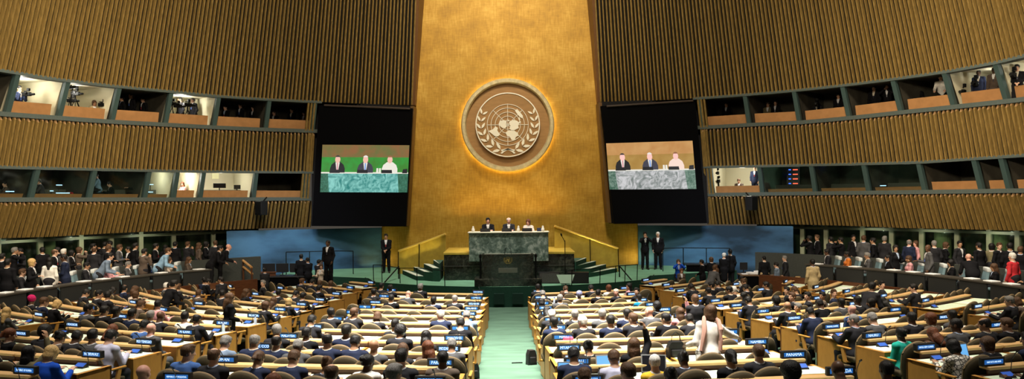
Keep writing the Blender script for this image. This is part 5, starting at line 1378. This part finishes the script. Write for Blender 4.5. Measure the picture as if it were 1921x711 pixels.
stander(1458, 497, FL, 1.6, 'B', 'm', 's', 'k', 'l', 'S', 1.0, 'person in slate jacket beside white papers table, right wing', .8)
stander(1474, 484, FL, 1.62, 'E', 'm', 's', 'g', 'l', 'C', 1.2, 'grey-haired person in dark suit standing before the far right lobby glass', .87)
stander(1392, 519, FL, 1.6, 'B', 'f', 'o', 'k', 'm', 'W', .2, 'person in white top with dark hair seated low, right wing', .66)
stander(1525, 491, None, 1.62, 'A', 'm', 'c', 'k', 'd', 'T', .2, 'person in tan suit seen from behind, standing in right side rows', .96, trous='T')
stander(1505, 498, None, 1.6, 'D', 'm', 's', 'k', 'm', 'K', .4, 'person in black with raised camera beside the tan-suited person', .8)
stander(1575, 549, None, 1.35, 'C', 'm', 's', 'k', 'm', 'C', -.9, 'person in dark suit bending over desk in right side block', .9)
wj = stander(1322, 597, None, 1.42, 'W', 'f', 'o', 'n', 'd', 'W', .1, 'person in white jacket leaning over the desks, arm stretched right', .98, trous='X')
m = MB()
for sx in (-1, 1):
    m.tube([(sx * .07 + .07, .16, 1.475), (sx * .115 + .075, .06, 1.43), (sx * .13 + .06, -.045, 1.30), (sx * .14 + .03, -.085, 1.14), (sx * .15, -.12, 1.0)], [.03, .036, .04, .036, .03], 8)
m.obj('scarf', mat('dusty_pink_scarf', (.42, .24, .19), .85), wj, smooth=True)
stander(1310, 593, None, 1.2, 'B', 'm', 's', 'n', 'm', 'C', .1, 'person in dark suit just behind the white-jacketed leaning person', .84)
# --- tables and furniture of the wings
def table(loc, rz, w_, d, label, mt, h=.74):
    t = thing('press_table', label, 'table', loc, rz)
    m = MB(); m.bevbox(-w_ / 2, w_ / 2, -d / 2, d / 2, h - .05, h, .008); m.obj('table_top', mt, t)
    m = MB(); m.box(-w_ / 2 + .05, w_ / 2 - .05, -d / 2 + .03, -d / 2 + .06, .05, h - .05); m.obj('front_cloth', NEARBLACK, t)
    for a in (-1, 1):
        for b in (-1, 1): m = MB(); m.box(a * (w_ / 2 - .06) - .025, a * (w_ / 2 - .06) + .025, b * (d / 2 - .06) - .025, b * (d / 2 - .06) + .025, 0, h - .05); m.obj('leg', BLACKP, t)
    return t
TBLK = mat('black_table_top', (.02, .02, .022), .35)
p = at_height(528, 517, FL + .74); table((p.x, p.y, FL), .1, 2.2, .8, 'long dark table with papers before the left blue wall', TBLK)
def monitor(loc, rz, label, w_=.5, h=.36):
    t = thing('monitor', label, 'monitor', loc, rz)
    m = MB(); m.bevbox(-w_ / 2, w_ / 2, -.02, .02, .12, .12 + h, .006); m.obj('casing', BLACKP, t)
    m = MB(); m.tube([(0, .02, .0), (0, .02, .16)], .025, 8); m.lathe([(.11, 0), (.11, .015), (.02, .03)], 14, (0, .02, 0)); m.obj('stand', BLACKP, t)
for dx, lab in ((-.55, 'left'), (0, 'middle'), (.55, 'right')): monitor((p.x + dx, p.y + .15, FL + .74), .1, '%s black monitor on the dark table at left blue wall' % lab)
p = at_height(1322, 494, FL + 1.02); table((p.x, p.y, FL), -.05, 1.7, .8, 'black high table with equipment before the right blue wall', TBLK, 1.02)
p2 = at_height(1425, 514, FL + .74); table((p2.x, p2.y, FL), -.1, 1.6, .8, 'dark table with white papers in the right wing', mat('brown_table_top', (.16, .10, .06), .5))
for i in range(5):
    m = MB(); m.bevbox(-.11, .11, -.15, .15, 0, .02 + .05 * (i % 3), .005); o = m.obj('paper_stack', PAPER); o.location = (p2.x - .6 + .28 * i, p2.y + .1 * (i % 2), FL + .74); o.rotation_euler.z = .3 * i
    tag(o, 'white paper stack on the right wing table, %s from the left' % NTH[i], 'paper')
p3 = at_height(1395, 495, FL + 1.1); monitor((p3.x, p3.y, FL + .74), 0, 'black monitor at the back of the right wing table', .3, .3)
for (x, y, lab, w_, h) in ((463, 536, 'dark red wooden counter at the left edge of the blue wall', 2.2, .95), (1489, 521, 'dark red wooden lectern beside the right lobby glass', .7, 1.2)):
    P = on_floor(x, y, h * .4)
    t = thing('wood_counter', lab, 'counter', (P.x, P.y, P.z - .05), .5 if x < 900 else -.5)
    m = MB(); m.bevbox(-w_ / 2, w_ / 2, -.25, .25, 0, h - .04, .01); m.obj('body', WOODDK, t); m = MB(); m.bevbox(-w_ / 2 - .03, w_ / 2 + .03, -.28, .28, h - .04, h, .01); m.obj('counter_top', WOODDK, t)
t = thing('stair_rail', 'pair of slanting honey wood handrails left of the blue wall', 'railing', (0, 0, 0))
for dx, dy in ((0, 0), (1, 12)):
    a = at_depth(456 + dx, 489 + dy, 30.5); b = at_depth(472 + dx, 502 + dy, 29.8)
    m = MB(); m.tube([a, b], .05, 8); m.obj('handrail', mat('light_rail_wood', (.5, .27, .1), .4), t)
    m = MB(); m.tube([b, Vector((b.x, b.y, .62))], .03, 6); m.tube([a, Vector((a.x, a.y, .62))], .03, 6); m.obj('post', WOODDK, t)
# speakers hung on the lower slat bands
for sd, x, y in ((-1, 488, 390), (1, 1412, 381)):
    X, Y, Z = hit_r(x, y, 17.7)
    t = thing('wall_loudspeaker', 'black loudspeaker hung on the lower slatted wall, %s side' % SIDE[sd], 'speaker', (X * .985, Y - .35, Z), sd * .55)
    m = MB(); m.bevbox(-.2, .2, -.18, .18, -.3, .3, .03); m.obj('cabinet', BLACKP, t); m = MB(); m.bevbox(-.17, .17, -.20, -.17, -.26, .26, .01); m.obj('grille', RAIL, t)
    m = MB(); m.tube([(0, .1, .28), (0, .3, .45)], .03, 8); m.obj('bracket', RAIL, t)
# --- booth occupants and cameras
def booth_pt(sd, row, x, y, back):
    X, Y, Z = hit_r(x, y, RAD[3 if row == 'u' else 1] + back); return Vector((X, Y, Z))
def booth_person(sd, row, x, y, pose, sex, hair, hcol, skin, cloth, lab, rz=None, back=1.15, sc=.86):
    q = booth_pt(sd, row, x, y, back); hh = {'C': 1.42, 'H': 1.0}.get(pose, 1.6 if pose in STAND else 1.24) * sc
    person(pose, sex, hair, hcol, skin, cloth, (q.x, q.y, q.z - hh), rz if rz is not None else PI + math.atan2(-q.x, q.y - 18) , lab, sc, 'people in the booths', jig=False)
def video_camera(sd, row, x, y, lab, rz, back=.75, tri=True, sc=1.0):
    q = booth_pt(sd, row, x, y, back)
    t = thing('video_camera', lab, 'camera', q, rz); t.scale = (sc, sc, sc)
    m = MB(); m.bevbox(-.07, .07, -.2, .22, -.08, .1, .015); b = m.obj('camera_body', RAIL, t)
    m = MB(); m.lathe([(.05, -.2), (.06, -.05), (.065, .12), (.08, .14), (.08, .2)], 14, (0, .22, 0), 'y'); m.obj('lens', RAIL, t)
    m = MB(); m.bevbox(-.03, .03, -.15, .15, .14, .18, .01); m.bevbox(-.09, .03, .02, .14, .18, .3, .01); m.obj('handle', RAIL, t)
    m = MB(); m.bevbox(.08, .12, -.05, .07, .03, .12, .008); m.obj('viewfinder', RAIL, t)
    if tri:
        m = MB(); m.tube([(0, 0, -.08), (0, 0, -.25)], .04, 8); hd_ = m.obj('tripod_head', RAIL, t)
        for k in range(3):
            a = k * 2.1 + .5; m = MB(); m.tube([(0, 0, -.2), (.35 * math.cos(a), .35 * math.sin(a), -1.1)], .02, 6); m.obj('tripod_leg', RAIL, t)
    return t
booth_person(-1, 'u', 34, 166, 'M', 'm', 's', 'k', 'm', 'N', 'photographer person in navy aiming a camera, first lit upper booth at left', -1.9)
video_camera(-1, 'u', 50, 177, 'black camera held by the person in the first lit upper booth, left', -1.7, .75, False, .7)
for i, (x, y, s) in enumerate(((136, 164, .62), (141, 176, .7), (133, 189, .66))): video_camera(-1, 'u', x, y, 'black camera rig in second left upper booth, %s' % ('topmost', 'middle', 'lowest')[i], -1.9 + .3 * i, .7 + .1 * i, True, s)
booth_person(-1, 'u', 176, 190, 'B', 'f', 'o', 'n', 'm', 'T', 'person in tan low behind the sill of the second left upper booth', -2.3, .75)
video_camera(-1, 'u', 192, 197, 'black camera aimed beside the tan-clad person, second left upper booth', -1.5, .5, False, .7)
booth_person(-1, 'u', 339, 187, 'A', 'm', 'p', 'k', 'm', 'K', 'camera operator person in black cap, left one in fourth left upper booth', 2.4)
booth_person(-1, 'u', 363, 188, 'A', 'm', 'c', 'k', 'd', 'K', 'camera operator person in black, right one in fourth left upper booth', 2.6)
for i, (x, y, s) in enumerate(((323, 195, .7), (333, 199, .75), (352, 197, .8))): video_camera(-1, 'u', x, y, 'black camera in the fourth left upper booth, %s' % ('leftmost', 'middle', 'rightmost')[i], -1.3 + .3 * i, .6, True, s)
for i, (x, y, rz) in enumerate(((230, 185, 2.3), (247, 180, 2.6), (270, 187, 2.5))): booth_person(-1, 'u', x, y, 'A', 'm', 's', 'k', 'm', 'K', 'dim dark-clad person in third left upper booth, %s from left' % NTH[i], rz, 1.5)
for i, (x, y) in enumerate(((424, 202), (452, 198), (476, 203))): booth_person(-1, 'u', x, y, 'B', 'm', 's', 'k', 'l', 'K', 'dim dark-clad person in fifth left upper booth, %s from left' % NTH[i], 2.7, 1.4)
for i, (x, y) in enumerate(((515, 212), (548, 207), (571, 210))): booth_person(-1, 'u', x, y, 'B', 'm' if i < 2 else 'f', 's', 'k', 'l', 'K' if i < 2 else 'H', 'dim person in sixth left upper booth, %s from left' % NTH[i], 2.8, 1.4)
for i, (x, y, cl) in enumerate(((1363, 196, 'K'), (1441, 196, 'O'), (1455, 193, 'K'), (1533, 193, 'C'), (1573, 180, 'K'))): booth_person(1, 'u', x, y, 'B', 'm', 's', 'k', 'm', cl, 'dim %s-clad person in right upper booths, %s from the screen' % (CL[cl][0], NTH[i]), PI - .6, 1.3)
video_camera(1, 'u', 1532, 196, 'small camera on the lit sill of the third right upper booth', PI - .5, .5, False, .8)
for i, (x, y, cl, ps) in enumerate(((1640, 166, 'K', 'A'), (1665, 163, 'K', 'D'), (1720, 165, 'K', 'A'), (1768, 151, 'W', 'C'))): booth_person(1, 'u', x, y, ps, 'm', 's', 'k', 'l', cl, '%s-clad person in right upper booths, %s right of the middle' % (CL[cl][0], NTH[i]), PI - .7, 1.2)
booth_person(1, 'u', 1836, 137, 'A', 'm', 'c', 'k', 'd', 'N', 'person in navy suit, left of two in the lit right upper booth', PI - .7, .7)
booth_person(1, 'u', 1865, 132, 'A', 'm', 'c', 'k', 'd', 'H', 'person in brown suit, right of two in the lit right upper booth', PI - .8, .7)
for i, (x, y) in enumerate(((1808, 174), (1831, 158))): video_camera(1, 'u', x, y, 'black camera on sill before the two persons in lit right booth, %s' % ('lower', 'upper')[i], PI - .8, .55, False, 1)
booth_person(1, 'u', 1908, 127, 'B', 'm', 's', 'k', 'l', 'K', 'person in black behind a camera at the right edge upper booth', PI - .6, .3)
video_camera(1, 'u', 1902, 142, 'black video camera at the right edge of the upper booths', PI - .8, .12, False, .9)
# lower booths
booth_person(-1, 'l', 345, 343, 'd', 'f', 'l', 'r', 'l', 'P', 'person with long auburn hair in pink, seated in lit lower left booth', 2.6, 1.0, .8)
monitor(booth_pt(-1, 'l', 412, 358, .7), .8, 'dark monitor on counter of the widest lit lower left booth', .55, .2)
monitor(booth_pt(-1, 'l', 445, 360, .9), .8, 'small dark monitor on right of the lit lower left booth counter', .3, .18)
for x, y, lab in ((404, 329, 'cream notice sheet on back wall of lit lower left booth'), (231, 329, 'pale yellow notice sheet on the third lower left booth window')):
    q = booth_pt(-1, 'l', x, y, 2.15); m = MB(); m.box(-.15, .15, -.01, .01, -.15, .15); o = m.obj('notice_sheet', mat('notice_yellow', (.75, .72, .45), .7, emit=(.6, .6, .35), es=.25)); o.location = q; o.rotation_euler.z = math.atan2(-q.x, q.y - CC.y); tag(o, lab, 'paper')  # paper given a faint glow of its own, though no light source
q = booth_pt(1, 'l', 1856, 309, 2.0); m = MB(); m.box(-.16, .16, -.01, .01, -.16, .16); o = m.obj('notice_sheet', mat('notice_ochre', (.5, .4, .1), .7)); o.location = q; o.rotation_euler.z = -math.atan2(q.x, q.y - CC.y); tag(o, 'ochre square notice on dark booth wall at lower right', 'paper')
for i, (x, y, cl, hr) in enumerate(((80, 340, 'G', 's'), (14, 345, 'H', 's'), (152, 345, 'R', 'o'), (185, 330, 'I', 's'), (212, 345, 'K', 's'), (258, 338, 'K', 's'), (315, 350, 'W', 'o'))):
    booth_person(-1, 'l', x, y, 'd' if i % 2 else 'a', 'f' if hr == 'o' else 'm', hr, 'k', 'l', cl, 'person in %s behind glass of the lower left booths, near x order %s' % (CL[cl][0].split()[-1], NTH[i]) if False else 'person in %s behind the reflecting glass of a lower left booth' % CL[cl][0], 2.2, .95, .8)
booth_person(1, 'l', 1387, 339, 'a', 'm', 's', 'n', 'l', 'H', 'person seated behind the desk of the lit lower right booth', PI - .5, 1.1, .8)
booth_person(1, 'l', 1416, 316, 'A', 'm', 's', 'k', 'l', 'N', 'person in navy suit standing in the lit lower right booth', PI - .5, 1.3, .8, )
for i, (x, y) in enumerate(((1346, 325), (1348, 340))): video_camera(1, 'l', x, y, 'black equipment camera on stand in lit lower right booth, %s' % ('upper', 'lower')[i], PI - .4, .9, i == 1, .8)
for i, (x, c) in enumerate(((1484, 'blue'), (1492, 'red'))):
    q = booth_pt(1, 'l', x, 330, 1.6); t = thing('equipment_rack', 'dark rack with small %s indicator lights behind lower right glass' % c, 'equipment', q, -.4)
    m = MB(); m.box(-.18, .18, 0, .3, -.5, .45); m.obj('cabinet', BLACKP, t)
    for k in range(4): m = MB(); m.box(-.1, .1, -.01, 0, -.35 + .2 * k, -.31 + .2 * k); m.obj('indicator', mat('led_' + c, (0, 0, 0), .5, emit=(.05, .15, 1) if c == 'blue' else (1, .1, .05), es=3), t)
for i, (x, y, w_) in enumerate(((111, 348, .22), (118, 363, .5), (97, 359, .12), (283, 347, .2), (280, 361, .3), (20, 360, .35), (1655, 349, .3))):
    q = booth_pt(-1 if x < 900 else 1, 'l', x, y, .8)
    t = thing('desk_light', 'small bright desk light behind the lower %s booth glass, %s from the left' % ('left' if x < 900 else 'right', NTH[sorted((111, 118, 97, 283, 280, 20)).index(x)] if x < 900 else 'first'), 'light', q, math.atan2(-q.x, q.y - CC.y))
    m = MB(); m.bevbox(-w_ / 2, w_ / 2, -.02, .02, 0, .03, .008); hd_ = m.obj('light_bar', mat('cool_bar', (.1, .1, .1), .5, emit=(.45, .75, 1), es=2.2), t)
    m = MB(); m.tube([(0, .03, .01), (0, .05, -.2)], .012, 6); m.obj('arm', RAIL, t)
# --- things on and around the desks
n = 0
for key, (p, rz, R) in sorted(SEATS.items()):
    sd, b, ri, k = key; rr = random.Random(sum((i + 3) * ord(c) for i, c in enumerate(str(key))))
    if (R == 7.6 and k > 2) or not inview(p + Vector((0, .3, .7)), 0, -12): continue
    M = Matrix.Translation(p) @ Matrix.Rotation(rz, 4, 'Z')
    desk_z = [d for d in DESKS if d[0] == sd and d[1] == b and d[2] == ri and d[4] == k // 3][0][5].z
    if rr.random() < .42:
        m_ = globals().setdefault('SHEET', None)
        if SHEET is None:
            m = MB(); m.box(-.105, .105, -.148, .148, 0, .004); m.box(-.09, .12, -.14, .15, .004, .007); SHEET = m.mesh('papers', PAPER)
        q = M @ Vector((rr.uniform(-.1, .1), .93 - .36 + rr.uniform(-.05, .05), 0)); q.z = desk_z + .727
        o = link('papers', SHEET); o.location = q; o.rotation_euler.z = rz + rr.uniform(-.4, .4); o.scale = (rr.uniform(1, 1.5), 1, 1)
        tag(o, 'white paper sheets on desk at %s seat from aisle, %s row, %s' % (NTH[k], NTH[ri], blk_name(sd, b)), 'paper')
BOT = None
def bottle(x, y, lab):
    global BOT
    q = on_floor(x, y, .726); q.z += .727
    if BOT is None:
        m = MB(); m.lathe([(.03, 0), (.032, .02), (.032, .14), (.014, .18), (.014, .20)], 14); BOT = (m.mesh('vessel', mat('water_bottle', (.5, .58, .72), .15, spec=.6), 35), None)
        m = MB(); m.lathe([(.016, .2), (.016, .225)], 12); BOT = (BOT[0], m.mesh('bottle_cap', mat('cap_blue', (.05, .12, .4), .4)))
    t = thing('water_bottle', lab, 'bottle', q); link('vessel', BOT[0], t); link('bottle_cap', BOT[1], t)
bottle(479, 610, 'clear water bottle on oak desk right of the standing long-haired person'); bottle(419, 624, 'water bottle with blue cap on the KUWAIT desk'); bottle(256, 552, 'clear water bottle on desk among far left seats'); bottle(1040, 572, 'clear water bottle on right centre desk near the aisle')
def laptop(x, y, lab, scr, rz=0, h=.73):
    q = on_floor(x, y, h + .1); q.z += h
    t = thing('laptop', lab, 'laptop', q, rz)
    m = MB(); m.bevbox(-.17, .17, -.13, .11, 0, .018, .004); m.obj('keyboard_base', BLACKP, t)
    m = MB(); m.hexa([(-.17, .11, .015), (.17, .11, .015), (.17, .122, .015), (-.17, .122, .015), (-.17, .17, .245), (.17, .17, .245), (.17, .18, .245), (-.17, .18, .245)]); l = m.obj('lid', mat('laptop_silver', (.4, .4, .42), .4, metal=.5), t)
    m = MB(); m.add([(-.155, .1125, .03), (.155, .1125, .03), (.155, .165, .232), (-.155, .165, .232)], [(0, 1, 2, 3)]); m.obj('display', scr, l)
BLUESCR = mat('laptop_blue', (.05, .1, .2), .3, emit=(.16, .5, .95), es=.9)
laptop(1146, 690, 'open laptop with bright blue screen left of the yellow jacket', BLUESCR, .15); laptop(1228, 690, 'open silver laptop with dark screen before the black ponytail', mat('laptop_dark', (.01, .01, .015), .3), -.1)
laptop(1818, 668, 'open tablet with bright blue screen right of the large navy suit', BLUESCR, .4); laptop(1072, 705, 'low laptop with blue screen at bottom of right centre block', BLUESCR, 0)
def bag(loc, rz, lab, w_=.32, h=.34, strap=True, mt=None):
    t = thing('bag', lab, 'bag', loc, rz); mt = mt or mat('black_leather', (.01, .01, .011), .45)
    m = MB(); m.prism([(-w_ / 2, 0), (w_ / 2, 0), (w_ * .46, h * .7), (w_ * .3, h), (-w_ * .3, h), (-w_ * .46, h * .7)], -.07, .07, 'y'); m.obj('pouch', mt, t)
    m = MB(); m.bevbox(-w_ * .33, w_ * .33, -.1, -.06, .04, h * .55, .015); m.obj('pocket', mt, t)
    if strap: m = MB(); m.tube([(-w_ * .25, 0, h), (-w_ * .2, 0, h + .1), (0, 0, h + .15), (w_ * .2, 0, h + .1), (w_ * .25, 0, h)], .009, 6); m.obj('handle', mt, t)
q = on_floor(990, 684, 0); bag((.47, q.y, q.z), .4, 'black backpack standing on the green aisle floor beside right desks', .2, .31, False)
t = thing('bag_strap', 'thin black strap lying on the aisle floor beside the backpack', 'strap', on_floor(975, 682, 0)); m = MB(); m.tube([(-.17, 0, .015), (-.05, .02, .015), (.06, .0, .02)], .012, 6); m.obj('strap', RAIL, t)
q = on_floor(1268, 668, .75); bag((q.x, q.y, q.z + .72), .1, 'black handbag with tall loop handles beside the white-jacketed person', .29, .26)
q = on_floor(884, 700, .1); bag((q.x + .05, q.y, q.z), .2, 'dark bag leaning against the left desks at the aisle', .2, .3)
m = MB(); m.bevbox(-.09, .09, -.03, .03, 0, .12, .028, 3); o = m.obj('folded_cloth', mat('pink_cloth', (.55, .09, .2), .7)); q = on_floor(1066, 655, .7); o.location = (q.x, q.y, q.z + .8); tag(o, 'bright pink folded cloth on the right centre desk near MALI', 'cloth')
# ================================================================== light
def area(name, loc, target, energy, sx, sy, col, spread=180):
    L = bpy.data.lights.new(name, 'AREA'); L.energy = energy; L.color = col; L.shape = 'RECTANGLE'; L.size = sx; L.size_y = sy; L.spread = math.radians(spread)
    o = bpy.data.objects.new(name, L); COL.objects.link(o); o.location = loc
    o.rotation_euler = (Vector(target) - Vector(loc)).to_track_quat('-Z', 'Y').to_euler()
    return o
def spot(name, loc, target, energy, ang, col, blend=.6, r=.15):
    L = bpy.data.lights.new(name, 'SPOT'); L.energy = energy; L.color = col; L.spot_size = math.radians(ang); L.spot_blend = blend; L.shadow_soft_size = r
    o = bpy.data.objects.new(name, L); COL.objects.link(o); o.location = loc
    o.rotation_euler = (Vector(target) - Vector(loc)).to_track_quat('-Z', 'Y').to_euler()
    return o
WARM = (1, .84, .6)
area('ceiling_light', (0, 15, 19.5), (0, 17, 0), 3000, 7, 10, (1, .95, .85), 42)
area('ceiling_light', (-8, 16, 19.5), (-7.5, 18, 0), 560, 4, 7, (1, .88, .68), 60)
area('ceiling_light', (8, 16, 19.5), (7.5, 18, 0), 560, 4, 7, (1, .88, .68), 60)
area('ceiling_light', (0, 26, 19.5), (0, 30, 1), 330, 6, 2, (1, .95, .85), 50)
spot('podium_light', (-2.5, 26.5, 18.5), (-.2, 31, 3), 4200, 17, (1, .93, .88))
spot('podium_light', (2.5, 26.5, 18.5), (.2, 31, 3), 4200, 17, (1, .93, .88))
for sx in (-1, 1):
    area('wall_washer', (sx * 3, 12, 19), (sx * 15, 31, 8), 900, 3, 3, WARM, 80)
    area('gallery_light', (sx * 12, 22, 17), (sx * 14.5, 25, 1.5), 200, 3, 3, (1, .9, .75), 60)
    # small uplights along the foot of the gold balustrades
    for i in range(5):
        t = i / 4
        p = at_depth(752 + 62 * t, 500 - 17 * t, 32.6) if sx < 0 else at_depth(1160 - 62 * t, 497 - 14 * t, 32.6)
        spot('step_uplight', (p.x, 32.5 - .9 * t, 1.62 + .62 * t), (p.x, 33.4, 4.2), 14, 70, (1, .86, .34), .7, .03)
area('gold_washer', (0, 24, 20), (0, 36.4, 11), 400, 5, 2, (1, .84, .58), 70)
area('podium_cove', (0, 35.4, 3.4), (0, 36.5, 6.2), 40, 5, .3, (1, .68, .28), 120)

for sx in (-1, 1):
    area('wing_uplight', (sx * 6.0, 35.7, 1.45), (sx * 6.0, 36.5, 2.6), 7, 1.0, .2, (1, .85, .3), 140)
    for th, e in ((50, 10), (57, 12), (64, 16), (71, 22), (79, 12)):
        c, s_ = math.cos(math.radians(th)), math.sin(math.radians(th))
        spot('lobby_downlight', (sx * 18.75 * s_, CC.y + 18.75 * c, 3.02), (sx * 19.6 * s_, CC.y + 19.6 * c, 2.4), e * .8, 150, (.95, 1, .75), .5, .05)  # added lights, no fixtures there; they brighten the lobby frames and columns

for sx in (-1, 1):
    area('drape_light', (sx * 8.5, 29, 9), (sx * 8.8, 34.5, 1.8), 70, 3, .5, (.85, .93, 1), 60)  # added soft fill that brightens the blue walls, no fixture there
for sx in (-1, 1):
    area('low_washer', (sx * 1.5, 9, 10), (sx * 16, 29, 4.2), 210, 2.5, 1.5, WARM, 45)  # added fill from low in front, brightens the leaning lower slats
